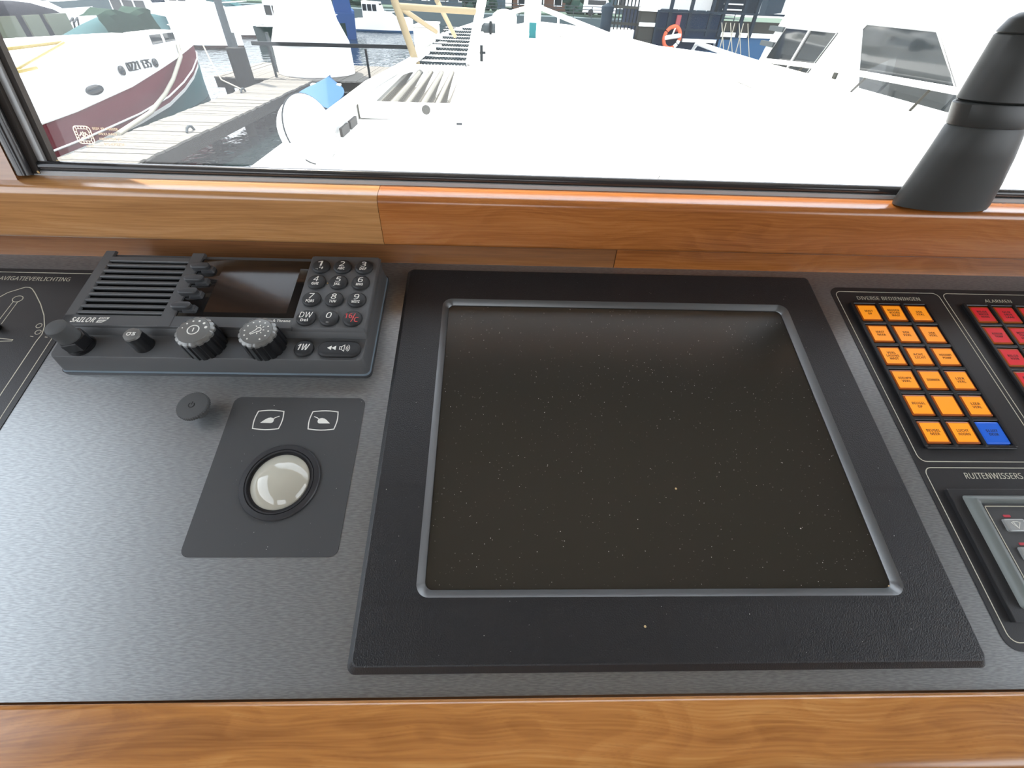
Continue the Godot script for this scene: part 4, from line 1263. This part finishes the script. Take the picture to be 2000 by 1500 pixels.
	for i in 18:
		m = M.new()
		m.box(Vector3(-8 + i * 2.0, -0.62, -62.6), Vector3(-7.92 + i * 2.0, 0.36, -62.5))
		part("post", m, mats.pile_grey, fr)
	for b in [[-46, -25, 7.0, "blue", "long blue grey waterside building at the far left shore"], [-23, 0.6, 6.0, "blue", "blue grey building with tall windows across the water, left of the bow post"], [1.6, 11.0, 5.0, "warm", "warm brick building across the water right behind the bow post"], [12.5, 30.0, 6.0, "blue", "blue grey building across the water behind the steel pile"]]:
		var t := thing("far_building", b[4], "building", Transform3D(Basis(), Vector3(b[0], -0.45, -76)))
		var w: float = b[1] - b[0]
		m = M.new()
		m.box(Vector3(0, 0, -10), Vector3(w, b[2], 0))
		part("wall", m, mats.brick_haze_blue if b[3] == "blue" else mats.brick_warm, t)
		var n := int(w / 2.4)
		for i in n:
			m = M.new()
			var x0 := 0.6 + i * 2.4
			m.box(Vector3(x0, 0.5, 0.0), Vector3(x0 + 1.1, 2.6, 0.06))
			var f := part("window", m, mats.white_gel, t)
			m = M.new()
			m.box(Vector3(x0 + 0.1, 0.6, 0.05), Vector3(x0 + 1.0, 2.5, 0.09))
			part("pane", m, mats.tinted_glass, f)
		m = M.new()
		m.box(Vector3(-0.2, b[2], -10.2), Vector3(w + 0.2, b[2] + 0.3, 0.2))
		part("roof", m, mats.pile_grey, t)
	for b in [[-17.0, -66.5, 1.3, "dark green bush on the far bank left of the cream frame"], [-2.5, -67.0, 1.1, "dark green bush on the far bank left of the bow post"], [10.0, -68.0, 1.5, "dark green bush beside the brick building"]]:
		var bu := M.new(1.0, 60.0)
		for k in 26:
			var c: Vector3 = Vector3(rng.randf_range(-1.6, 1.6), rng.randf_range(0.2, 1.2), rng.randf_range(-0.7, 0.7)) * b[2]
			var pr := []
			for i in 5: pr.append(Vector2(maxf(0.01, sin(PI * i / 4.0)), -cos(PI * i / 4.0)) * b[2] * rng.randf_range(0.32, 0.5))
			bu.lathe(c, pr, 7, Basis(Vector3(1, 0, 0), Vector3(0, 0, -1), Vector3(0, 1, 0)))
		part_tagged("bush", bu, mats.bush, b[3], "bush", "", Transform3D(Basis(), Vector3(b[0], -0.5, b[1])))
	var van := thing("parked_van", "small white van parked on the far quay right of the bow post", "van", Transform3D(Basis(), Vector3(9.4, -0.45, -64.6)))
	m = M.new()
	m.loft([PackedVector2Array([Vector2(0, 0.25), Vector2(3.6, 0.25), Vector2(3.6, 0.75), Vector2(2.9, 0.9), Vector2(2.4, 1.5), Vector2(0.1, 1.5)]), PackedVector2Array([Vector2(0, 0.25), Vector2(3.6, 0.25), Vector2(3.6, 0.75), Vector2(2.9, 0.9), Vector2(2.4, 1.5), Vector2(0.1, 1.5)])], [-0.8, 0.8])
	part("body", m, mats.white_gel, van)
	m = M.new()
	m.box(Vector3(0.3, 0.95, 0.79), Vector3(2.3, 1.35, 0.82))
	part("window", m, mats.tinted_glass, van)
	for xx in [0.7, 2.9]:
		m = M.new(1.0, 40.0)
		m.lathe(Vector3(xx, 0.3, 0.66), [Vector2(0.3, 0.0), Vector2(0.3, 0.18), Vector2(0.1, 0.2)], 16)
		part("wheel", m, mats.dark_matt, van)

# ---------------------------------------------------------------- boats on the port side
# a hull whose starboard half is given by stations [z, [Vector2(x, y) per level]]; mirrored about x = 0
func hull_band(st: Array, l0: int, l1: int, transom := true) -> M:
	var m := M.new(1.0, 40.0)
	for s in [1.0, -1.0]:
		for i in st.size() - 1:
			for l in range(l0, l1):
				var a := Vector3(st[i][1][l].x * s, st[i][1][l].y, st[i][0])
				var b := Vector3(st[i + 1][1][l].x * s, st[i + 1][1][l].y, st[i + 1][0])
				var c := Vector3(st[i + 1][1][l + 1].x * s, st[i + 1][1][l + 1].y, st[i + 1][0])
				var d := Vector3(st[i][1][l + 1].x * s, st[i][1][l + 1].y, st[i][0])
				if s > 0: m.quad(b, a, d, c)
				else: m.quad(a, b, c, d)
	if transom:
		var e: Array = st[-1]
		for l in range(l0, l1):
			m.quad(Vector3(-e[1][l].x, e[1][l].y, e[0]), Vector3(e[1][l].x, e[1][l].y, e[0]), Vector3(e[1][l + 1].x, e[1][l + 1].y, e[0]), Vector3(-e[1][l + 1].x, e[1][l + 1].y, e[0]))
	return m

func deck_of(st: Array, drop := 0.02) -> M:
	var m := M.new()
	for i in st.size() - 1:
		var a: Vector2 = st[i][1][-1]
		var b: Vector2 = st[i + 1][1][-1]
		m.quad(Vector3(-b.x, b.y - drop, st[i + 1][0]), Vector3(b.x, b.y - drop, st[i + 1][0]), Vector3(a.x, a.y - drop, st[i][0]), Vector3(-a.x, a.y - drop, st[i][0]))
	return m

func hull_stations(L: float, B: float, H: float, wl: float) -> Array:    # bow at z = -L/2; levels: keel, waterline, boot top, sheer
	var st := []
	for i in 11:
		var t := i / 10.0
		var w := B / 2.0 * (1.0 - pow(1.0 - minf(t / 0.55, 1.0), 2.2)) * (1.0 - 0.16 * maxf(0.0, (t - 0.6) / 0.4))
		var sh := H * (1.0 + 0.30 * pow(1.0 - t, 2.0))
		var z := -L / 2 + L * t
		var rake := 0.10 * L * (1.0 - t)
		st.append([z, [Vector2(w * 0.80, 0.003), Vector2(w * 0.82, wl + 0.03), Vector2(w * 0.86, wl + 0.14), Vector2(maxf(w, 0.02), sh)], rake])
	return st

func left_boats():
	# the red, white and teal motor boat alongside the pier
	var b := thing("motor_boat", "motor boat with maroon and teal hull and white topsides beside the finger pier", "boat", Transform3D(Basis(), Vector3(-10.25, 0, 0)))
	var st := []
	for s in [[-18.35, 0.02, -1.757, -0.75, -0.68, -0.27, -0.12], [-17.9, 0.36, -1.757, -0.76, -0.68, -0.25, -0.11], [-17.2, 0.72, -1.757, -0.86, -0.77, -0.27, -0.09], [-16.2, 1.04, -1.757, -1.05, -0.95, -0.31, -0.08], [-15.2, 1.25, -1.757, -1.22, -1.12, -0.40, -0.10], [-14.0, 1.42, -1.757, -1.39, -1.29, -0.52, -0.12], [-12.5, 1.52, -1.757, -1.50, -1.41, -0.70, -0.16], [-10.5, 1.55, -1.757, -1.60, -1.50, -0.86, -0.22], [-8.5, 1.50, -1.757, -1.66, -1.56, -0.96, -0.28], [-6.5, 1.35, -1.757, -1.70, -1.60, -1.0, -0.30]]:
		st.append([s[0], [Vector2(s[1] * 0.62, s[2]), Vector2(s[1] * 0.90, s[3]), Vector2(s[1] * 0.93, s[4]), Vector2(s[1], s[5]), Vector2(s[1] * 0.99, s[6])]])
	part("lower_hull", hull_band(st, 0, 1), mats.hull_teal, b)
	part("rubbing_stripe", hull_band(st, 1, 2), mats.hull_stripe, b)
	part("hull", hull_band(st, 2, 3), mats.hull_maroon, b)
	part("topsides", hull_band(st, 3, 4), mats.white_gel, b)
	part("deck", deck_of(st), mats.white_gel, b)
	var m := M.new(1.0, 40.0)
	var rb := []
	for s in st: rb.append(Vector3(s[1][3].x + 0.02, s[1][3].y, s[0]))
	m.tube(rb, 0.035, 8)
	part("rubbing_strake", m, mats.hull_stripe, b)
	m = M.new(1.0, 40.0)
	rb = []
	for s in st: rb.append(Vector3(s[1][2].x + 0.03, s[1][2].y + 0.13, s[0]))
	m.tube(rb, 0.02, 6)
	part("waterline_stripe", m, mats.hull_stripe, b)
	m = M.new(1.0, 30.0)
	var cab := []
	for s in [[-16.6, 0.55, -0.10], [-15.9, 0.75, 0.02], [-12.5, 1.02, 0.09], [-7.5, 1.05, 0.10]]:
		cab.append([Vector3(-s[1], -0.3, s[0]), Vector3(-s[1] * 0.94, s[2], s[0]), Vector3(s[1] * 0.94, s[2], s[0]), Vector3(s[1], -0.3, s[0])])
	m.skin(cab, true)
	part("coachroof", m, mats.white_gel, b)
	for zz in [[-12.4, 0.095], [-13.85, 0.095], [-11.3, 0.26]]:
		m = M.new(1.0, 40.0)
		var hb := 1.535 if zz[0] > -13 else 1.45
		m.lathe(Vector3(hb, -0.40 if zz[1] < 0.1 else -0.62, zz[0]), [Vector2(zz[1], 0.0), Vector2(zz[1], 0.03), Vector2(zz[1] * 0.8, 0.035)], 16, Basis(Vector3(0, 0, -1), Vector3(0, 1, 0) * (1.0 if zz[1] < 0.1 else 0.35), Vector3(1, 0, 0)))
		part("porthole", m, mats.tinted_glass, b)
	var tx := word("registration", "0221 135", Vector3(0, 0, 0), 0.17, 0.85, mats.tinted_glass, b, false, 0.0, 1.0)
	tx.transform = Transform3D(Basis(Vector3(0.05, 0, -1), Vector3(0, 1, 0), Vector3(1, 0, 0.05)), Vector3(1.53, -0.37, -13.1)) * Transform3D(tx.transform.basis, Vector3.ZERO)
	# fore hatch with two panes
	m = M.new()
	m.box(Vector3(0.35, -0.25, -16.15), Vector3(0.93, 0.12, -14.75), 0.03)
	var fh := part("hatch", m, mats.white_gel, b)
	for zz in [-16.02, -15.40]:
		m = M.new()
		m.box(Vector3(0.92, -0.14, zz), Vector3(0.942, 0.075, zz + 0.5))
		part("pane", m, mats.tinted_glass, fh)
	m = M.new(1.0, 50.0)
	m.lathe(Vector3(0.0, -0.1, -17.75), [Vector2(0.2, 0.0), Vector2(0.2, 0.08), Vector2(0.08, 0.1), Vector2(0.08, 0.22), Vector2(0.14, 0.24), Vector2(0.02, 0.27)], 16, Basis(Vector3(1, 0, 0), Vector3(0, 0, -1), Vector3(0, 1, 0)))
	part("bow_bitt", m, mats.white_gel, b)
	for r in [[Vector3(0.9, 0.13, -11.9), Vector3(0.95, 0.13, -10.4), 0.03], [Vector3(0.95, 0.13, -11.9), Vector3(1.32, -0.12, -10.0), 0.025], [Vector3(1.35, -0.14, -10.4), Vector3(1.38, -0.16, -9.6), 0.03]]:
		m = M.new(1.0, 40.0)
		m.tube([r[0], r[1]], r[2], 8)
		part("grab_rail", m, mats.yellow_trim, b)
	# mooring lines
	for l in [[[Vector3(-9.05, -0.16, -15.6), Vector3(-8.95, -0.40, -15.36), Vector3(-8.66, -0.78, -14.1), Vector3(-8.58, -1.0, -13.4), Vector3(-8.2, -1.15, -12.0), Vector3(-7.6, -1.13, -9.9)], 0.045, "thick white mooring rope from the maroon boat's bow down to the pier"],
			[[Vector3(-9.9, -0.36, -18.46), Vector3(-9.45, -0.72, -17.75), Vector3(-8.7, -1.10, -16.6), Vector3(-7.35, -1.1, -15.0)], 0.022, "thin slack mooring rope from the maroon boat's stem to the pier cleat"]]:
		m = M.new(1.0, 50.0)
		m.tube(l[0], l[1], 8)
		part_tagged("mooring_rope", m, mats.rope, l[2], "rope")
	# boat with a dark folding canopy at the far left
	b = thing("canopy_boat", "white sailing boat with a dark canvas sprayhood at the far left", "boat", Transform3D(Basis(), Vector3(-15.2, -1.76, -16.9)))
	st = hull_stations(6.0, 2.3, 1.0, 0.0)
	part("hull", hull_band(st, 0, 3), mats.white_gel, b)
	part("deck", deck_of(st), mats.white_gel, b)
	m = M.new(1.0, 30.0)
	var hoop := []
	for s in [[-2.55, 0.50, 1.30], [-2.20, 0.85, 2.12], [-1.3, 1.02, 2.30], [0.9, 1.05, 2.36], [1.3, 1.05, 2.30]]:
		var ring := []
		for j in 11:
			var a := PI * j / 10.0
			ring.append(Vector3(-s[1] * signf(cos(a)) * pow(absf(cos(a)), 0.5), 1.02 + (s[2] - 1.02) * pow(sin(a), 0.55), s[0]))
		hoop.append(ring)
	m.skin(hoop, false, false)
	part("canopy", m, mats.canvas_navy, b)
	for q in [[-1.95, -1.05, 0.98], [-0.75, -0.15, 1.05], [0.15, 0.95, 1.07]]:
		m = M.new()
		m.box(Vector3(q[2] - 0.02, 1.30, q[0]), Vector3(q[2] + 0.03, 2.02, q[1]))
		part("canopy_window", m, mats.clear_vinyl, b)
	m = M.new(1.0, 40.0)
	for q in [0.0, 0.22]:
		m.tube([Vector3(0.62, 1.05, -2.0 - q), Vector3(0.70, 1.75, -2.3 - q), Vector3(0.45, 1.85, -2.9 - q), Vector3(0.30, 1.15, -2.75 - q)], 0.03, 6)
	m.tube([Vector3(0.60, 1.35, -2.1), Vector3(0.36, 1.45, -2.95)], 0.025, 6)
	part("pulpit", m, mats.rail_dark, b)
	# boat under a teal cover
	b = thing("covered_boat", "boat wrapped in a grey teal cover behind the maroon boat", "boat", Transform3D(Basis(), Vector3(-12.95, -1.76, -18.7)))
	st = hull_stations(7.0, 2.0, 1.25, 0.0)
	part("hull", hull_band(st, 0, 3), mats.canvas_teal, b)
	m = M.new(1.0, 50.0)
	hoop = []
	for i in 11:
		var ring := []
		for j in 11:
			var f := j / 10.0 * 2.0 - 1.0
			ring.append(Vector3(-st[i][1][3].x * f * 1.03, st[i][1][3].y - 0.05 + 0.72 * (1.0 - f * f) * (0.4 + 0.6 * sin(PI * minf(i / 8.0, 1.0))), st[i][0]))
		hoop.append(ring)
	m.skin(hoop, false, false)
	part("boat_cover", m, mats.canvas_teal, b)
	m = M.new(1.0, 50.0)
	hoop = []
	for i in 13:
		var ring := []
		for j in 13:
			var a := j / 12.0
			ring.append(Vector3(1.06 - 1.4 * maxf(a - 0.55, 0) + 0.04 * sin(j * 1.9 + i), 0.95 + 1.2 * minf(a / 0.55, 1.0) + 0.10 * sin(i * 0.9) * a, -1.0 + i * 0.22 + 0.06 * sin(j * 1.3)))
		hoop.append(ring)
	m.skin(hoop, false, false)
	part("tarpaulin", m, mats.canvas_green, b)
	# white cruisers further off
	cruiser("cabin_cruiser", "white cruiser with brown bottom paint berthed behind the lamp pole", Vector3(-18.9, -1.76, -32.8), -PI / 2, 7.4, 2.5, 1.0, mats.white_gel, mats.brown_antifoul, mats.white_gel, true)
	cruiser("cabin_cruiser", "white cruiser with a dark wheelhouse furthest back at the upper left", Vector3(-20.5, -1.76, -40.0), -PI / 2, 7.0, 2.6, 1.3, mats.white_gel, mats.brown_antifoul, mats.white_gel, true)
	cruiser("cabin_cruiser", "dark green hulled boat between the lamp pole and the made-up white stack", Vector3(-12.4, -1.76, -35.4), -PI / 2, 5.4, 2.2, 0.95, mats.hull_green_dark, mats.hull_green_dark, mats.white_gel, true)
	cruiser("cabin_cruiser", "small white motor cruiser across the water left of the cream frame", Vector3(-10.3, -1.76, -50.5), -PI / 2, 5.0, 2.2, 0.85, mats.white_gel, mats.hull_blue, mats.white_gel, true)
	cruiser("cabin_cruiser", "boat under a bright blue cover left of the small white cruiser", Vector3(-12.0, -1.76, -43.5), 0.3, 5.2, 1.7, 1.5, mats.canvas_blue, mats.canvas_blue, mats.canvas_blue, false)
	cruiser("cabin_cruiser", "white yacht at the back of the berths above the covered boat", Vector3(-28.0, -1.76, -34.5), -PI / 2, 7.5, 2.5, 1.2, mats.white_gel, mats.white_gel, mats.white_gel, true)
	cruiser("cabin_cruiser", "yacht with a pale teal cover at the top left behind the berths", Vector3(-22.0, -1.76, -46.0), -PI / 2, 6.4, 2.4, 1.3, mats.white_gel, mats.hull_blue, mats.canvas_teal, false)
	# light blue dinghy between pier and deck edge
	b = thing("dinghy", "light blue dinghy lying between the pier and the deck edge", "boat", Transform3D(Basis(Vector3.UP, 0.12), Vector3(-5.35, -1.76, -15.6)))
	st = hull_stations(4.0, 1.35, 0.5, 0.0)
	part("hull", hull_band(st, 0, 3), mats.hull_blue, b)
	m = M.new(1.0, 50.0)
	hoop = []
	for i in 11:
		var ring := []
		for j in 7:
			var f := j / 6.0 * 2.0 - 1.0
			ring.append(Vector3(-st[i][1][3].x * f, st[i][1][3].y + 0.12 * (1.0 - f * f), st[i][0]))
		hoop.append(ring)
	m.skin(hoop, false, false)
	part("cover", m, mats.hull_blue, b)
	m = M.new()
	m.box(Vector3(-0.45, 0.60, -1.2), Vector3(0.45, 0.645, -0.9))
	part("thwart", m, mats.white_gel, b)

func cruiser(called: String, label: String, at: Vector3, yaw: float, L: float, B: float, H: float, hull: Material, bottom: Material, top: Material, windows: bool):
	var b := thing(called, label, "boat", Transform3D(Basis(Vector3.UP, yaw), at))
	var st := hull_stations(L, B, H, 0.0)
	part("bottom", hull_band(st, 0, 2), bottom, b)
	part("hull", hull_band(st, 2, 3), hull, b)
	part("deck", deck_of(st), top, b)
	var m := M.new(1.0, 25.0)
	var c := []
	var w := B * 0.36
	for s in [[-L * 0.22, w * 0.7, 0.12], [-L * 0.10, w * 0.95, 0.45], [L * 0.02, w, 0.55], [L * 0.06, w, 1.15], [L * 0.34, w, 1.2]]:
		c.append([Vector3(-s[1], H - 0.05, s[0]), Vector3(-s[1] * 0.9, H + s[2], s[0]), Vector3(s[1] * 0.9, H + s[2], s[0]), Vector3(s[1], H - 0.05, s[0])])
	m.skin(c, true)
	part("cabin", m, top, b)
	if windows:
		for s in [-1, 1]:
			for i in 3:
				m = M.new()
				var z0 := L * (0.09 + i * 0.085)
				m.box(Vector3(s * w * 0.96 - 0.03, H + 0.55, z0), Vector3(s * w * 0.96 + 0.03, H + 1.0, z0 + L * 0.068))
				part("window", m, mats.tinted_glass, b)
			m = M.new(1.0, 40.0)
			m.tube([Vector3(s * B * 0.44, H + 0.45, L * 0.1), Vector3(s * B * 0.42, H + 0.5, -L * 0.15), Vector3(s * B * 0.2, H + 0.65, -L * 0.40)], 0.02, 6)
			part("guard_rail", m, mats.white_gel, b)
		m = M.new()
		m.box(Vector3(-w * 0.7, H + 0.68, L * 0.045), Vector3(w * 0.7, H + 1.05, L * 0.052))
		part("windscreen", m, mats.tinted_glass, b)

# ---------------------------------------------------------------- starboard side: moored houseboat and the white cruiser alongside
func right_side():
	var h := thing("houseboat", "blue and grey houseboat with dark uprights and railings right of the bow", "houseboat", Transform3D(Basis(), Vector3(0, 0, -15.4)))
	var bits := [
		["hull", Vector3(3.2, -1.757, -5.0), Vector3(12.0, 0.18, -0.25), "hull_blue"],
		["wall", Vector3(4.36, 0.18, -4.6), Vector3(6.15, 0.97, -0.10), "wall_blue"],
		["wall_band", Vector3(4.38, 0.60, -0.10), Vector3(6.15, 0.65, -0.06), "steel_blue"],
		["side_wall", Vector3(3.92, 0.32, -0.40), Vector3(4.36, 1.02, -0.06), "timber_grey"],
		["white_ledge", Vector3(3.90, 0.66, -0.06), Vector3(4.38, 0.74, -0.01), "white_paint"],
		["white_ledge", Vector3(3.88, 0.98, -0.45), Vector3(4.40, 1.05, -0.01), "white_paint"],
		["corner_post", Vector3(4.34, 0.18, -0.06), Vector3(4.40, 1.02, 0.0), "steel_blue"],
		["porch", Vector3(3.05, 0.10, -1.2), Vector3(3.86, 0.56, -0.3), "white_paint"],
		["porch_step", Vector3(3.84, 0.12, -0.5), Vector3(4.3, 0.36, 0.05), "timber_grey"],
		["bench", Vector3(5.2, 0.36, -0.3), Vector3(6.15, 0.43, 0.02), "white_paint"],
		["side_strake", Vector3(6.3, 0.50, -0.3), Vector3(12.0, 0.60, -0.12), "white_paint"],
		["lower_side", Vector3(6.3, 0.0, -0.32), Vector3(12.0, 0.50, -0.16), "hull_blue"],
		["dark_side", Vector3(6.2, 0.60, -0.5), Vector3(12.0, 0.84, -0.22), "timber_grey"],
		["dark_side", Vector3(5.9, 0.44, -0.45), Vector3(6.6, 0.62, -0.15), "steel_blue"],
		["top_rail", Vector3(4.4, 0.985, -0.05), Vector3(8.6, 1.03, 0.0), "steel_blue"],
		["gallery_wall", Vector3(4.4, 1.03, -4.4), Vector3(12.0, 2.6, -1.2), "white_paint"],
		["roof", Vector3(3.0, 2.6, -5.0), Vector3(12.2, 2.75, -0.0), "steel_blue"],
	]
	for b in bits:
		var m := M.new()
		m.box(b[1], b[2])
		part(b[0], m, mats[b[3]], h)
	for x in [4.72, 5.28, 5.86, 6.2, 6.75, 7.1]:
		var m := M.new()
		m.beam(Vector3(x, 0.5, -0.1), Vector3(x + 0.02, 2.6, -0.1), 0.09, 0.08)
		part("upright", m, mats.steel_blue, h)
	for i in 8:
		var m := M.new()
		var x := 3.16 + i * 0.10
		m.beam(Vector3(x, 0.56, -0.3), Vector3(x, 1.6, -0.3), 0.03, 0.03)
		part("baluster", m, mats.rail_dark, h)
	for y in [0.70, 1.05]:
		var m := M.new()
		m.beam(Vector3(3.1, y, -0.3), Vector3(3.92, y - 0.02, -0.3), 0.05, 0.06)
		part("balcony_rail", m, mats.timber_grey, h)
	var m2 := M.new()
	m2.box(Vector3(6.3, 1.0, -1.3), Vector3(7.5, 2.5, -0.9))
	part("stair_front", m2, mats.steel_blue, h)
	for y in [1.06, 1.18, 1.30]:
		m2 = M.new()
		m2.box(Vector3(6.45, y, -0.9), Vector3(7.0, y + 0.03, -0.86))
		part("stair_edge", m2, mats.white_paint, h)
	# tall dark column at the houseboat's right end
	m2 = M.new()
	m2.loft([PackedVector2Array([Vector2(5.72, 1.05), Vector2(6.06, 1.10), Vector2(6.10, 2.6), Vector2(5.66, 2.6)]), PackedVector2Array([Vector2(5.72, 1.05), Vector2(6.06, 1.10), Vector2(6.10, 2.6), Vector2(5.66, 2.6)])], [-12.3, -12.0])
	part_tagged("hanging_board", m2, mats.steel_blue, "dark blue grey board hanging above the bow of the white cruiser", "board")
	# life ring on its post
	m2 = M.new()
	m2.box(Vector3(4.915, 0.57, -15.50), Vector3(5.04, 0.93, -15.43), 0.01)
	part_tagged("ring_post", m2, mats.post_pink, "red post that carries the orange life ring", "post")
	var lr := thing("life_ring", "orange and white life ring hanging by the blue houseboat wall", "life ring", Transform3D(Basis(Vector3.UP, 0.0) * Basis(Vector3.BACK, -0.25), Vector3(4.884, 0.443, -15.40)) * Transform3D(Basis().scaled(Vector3(1.07, 1.07, 1.07))))
	var seg := 48
	for q in 8:
		var mm := M.new(1.0, 60.0)
		var pts := []
		var a0 := TAU * q / 8.0 + (0.10 if q % 2 == 0 else 0.0)
		for i in 9:
			var a := TAU / 8.0 * q + (TAU / 8.0) * i / 8.0
			pts.append(Vector3(0.205 * cos(a), 0.225 * sin(a), 0))
		mm.tube(pts, 0.046, 12)
		part("ring_segment", mm, mats.ring_white if q == 7 else mats.ring_orange, lr)
	m2 = M.new(1.0, 50.0)
	m2.tube([Vector3(-0.19, -0.06, 0.02), Vector3(0.19, 0.10, 0.02)], 0.05, 8)
	m2.tube([Vector3(-0.02, 0.02, 0.02), Vector3(-0.02, 0.2, 0.02)], 0.02, 8)
	part("grab_line", m2, mats.ring_white, lr)
	for i in 7:
		var x := 6.05 + i * 0.12
		var mm := M.new(1.0, 40.0)
		mm.tube([Vector3(x, 0.82, 0.33), Vector3(x + 0.28 - 0.1 * (i % 2) * 3.0, 0.10, 0.45)], 0.012, 6)
		part("rigging_line", mm, mats.rope, h)
	# white cruiser alongside
	var c := thing("white_cruiser", "large white cruiser with dark side windows moored along the starboard side", "boat")
	var m := M.new(1.0, 30.0)
	var hs := []
	for s in [[-15.1, 5.6, 5.8], [-14.0, 5.40, 6.6], [-12.4, 5.25, 7.4], [-10.6, 5.12, 7.9], [-9.0, 5.0, 8.1], [-3.0, 5.0, 8.1]]:
		hs.append([Vector3(s[1] + 0.3, -1.757, s[0]), Vector3(s[1], 0.02 - 0.3 * smoothstep(-9.0, -12.5, s[0]), s[0]), Vector3(s[2], 0.02 - 0.3 * smoothstep(-9.0, -12.5, s[0]), s[0]), Vector3(s[2] - 0.3, -1.757, s[0])])
	m.skin(hs, true)
	part("hull", m, mats.white_gel, c)
	m = M.new()
	var side := PackedVector2Array([Vector2(3.0, 0.0), Vector2(11.2, 0.1), Vector2(11.05, 0.55), Vector2(10.75, 1.0), Vector2(9.6, 2.4), Vector2(3.0, 2.4)])
	m.loft([side, side], [0.0, 2.0])
	part("cabin", m, mats.white_gel, c, Transform3D(Basis(Vector3(0, 0, -1), Vector3(0, 1, 0), Vector3(1, 0, 0)), Vector3(5.5, 0, 0)))
	for w in [[[10.42, 0.915], [8.76, 0.93], [9.25, 0.22], [11.0, 0.14]], [[8.10, 1.065], [6.72, 1.055], [5.62, 0.33], [7.64, 0.335], [7.82, 0.55], [8.16, 1.0]]]:
		var pl := PackedVector2Array()
		for q in w: pl.append(Vector2(q[0], q[1]))
		pl.reverse()
		m = M.new()
		m.loft([pl, pl], [-0.03, -0.005])
		var wn := part("side_window", m, mats.tinted_glass, c, Transform3D(Basis(Vector3(0, 0, -1), Vector3(0, 1, 0), Vector3(1, 0, 0)), Vector3(5.5, 0, 0)))
		m = M.new(1.0, 40.0)
		var fp := []
		for q in w: fp.append(Vector3(q[0], q[1], -0.03))
		fp.append(fp[0])
		m.tube(fp, 0.012, 6, false)
		part("window_frame", m, mats.aluminium, wn)
	m = M.new()
	m.beam(Vector3(5.46, 0.30, -9.85), Vector3(5.46, 0.93, -9.55), 0.03, 0.05)
	part("window_bar", m, mats.aluminium, c)
	for v in [[-11.02, -10.46, 0.845, 0.92], [-11.2, -10.65, 0.60, 0.68]]:
		m = M.new()
		m.box(Vector3(5.44, v[2], v[0]), Vector3(5.50, v[3], v[1]))
		part("vent", m, mats.pile_grey, c)
	m = M.new(1.0, 50.0)
	m.tube([Vector3(5.28, 0.40, -10.6), Vector3(5.28, 0.50, -8.65), Vector3(5.28, 0.535, -7.4), Vector3(5.28, 0.572, -5.7), Vector3(5.28, 0.59, -4.0)], 0.036, 10)
	part("hand_rail", m, mats.white_paint, c)
	for s in [[-7.27, 0.57, -7.64, 0.12], [-6.09, 0.56, -6.30, 0.12], [-9.0, 0.48, -9.3, 0.1], [-5.0, 0.58, -5.2, 0.12]]:
		m = M.new(1.0, 50.0)
		m.tube([Vector3(5.28, s[1], s[0]), Vector3(5.26, s[3], s[2])], 0.016, 8)
		part("stanchion", m, mats.grating_steel, c)
	m = M.new(1.0, 50.0)
	m.tube([Vector3(5.60, -0.26, -14.9), Vector3(5.42, 0.18, -15.05), Vector3(5.41, 0.355, -14.8), Vector3(5.40, 0.38, -14.6), Vector3(5.32, 0.345, -12.1), Vector3(5.25, 0.339, -10.1), Vector3(5.25, 0.34, -8.5)], 0.05, 10)
	part("pulpit_rail", m, mats.white_paint, c)
	for q in [[-12.1, 5.32], [-10.0, 5.25]]:
		m = M.new(1.0, 50.0)
		m.tube([Vector3(q[1], 0.32, q[0]), Vector3(q[1] + 0.02, -0.26, q[0])], 0.035, 8)
		part("stanchion", m, mats.white_paint, c)
	for s in [[Vector3(5.49, 0.42, -8.35), 0.05], [Vector3(5.49, 0.20, -8.5), 0.05]]:
		m = M.new()
		m.box(s[0] + Vector3(-0.02, -0.05, -0.05), s[0] + Vector3(0.02, 0.06, 0.03))
		part("emblem", m, mats.timber_grey, c)
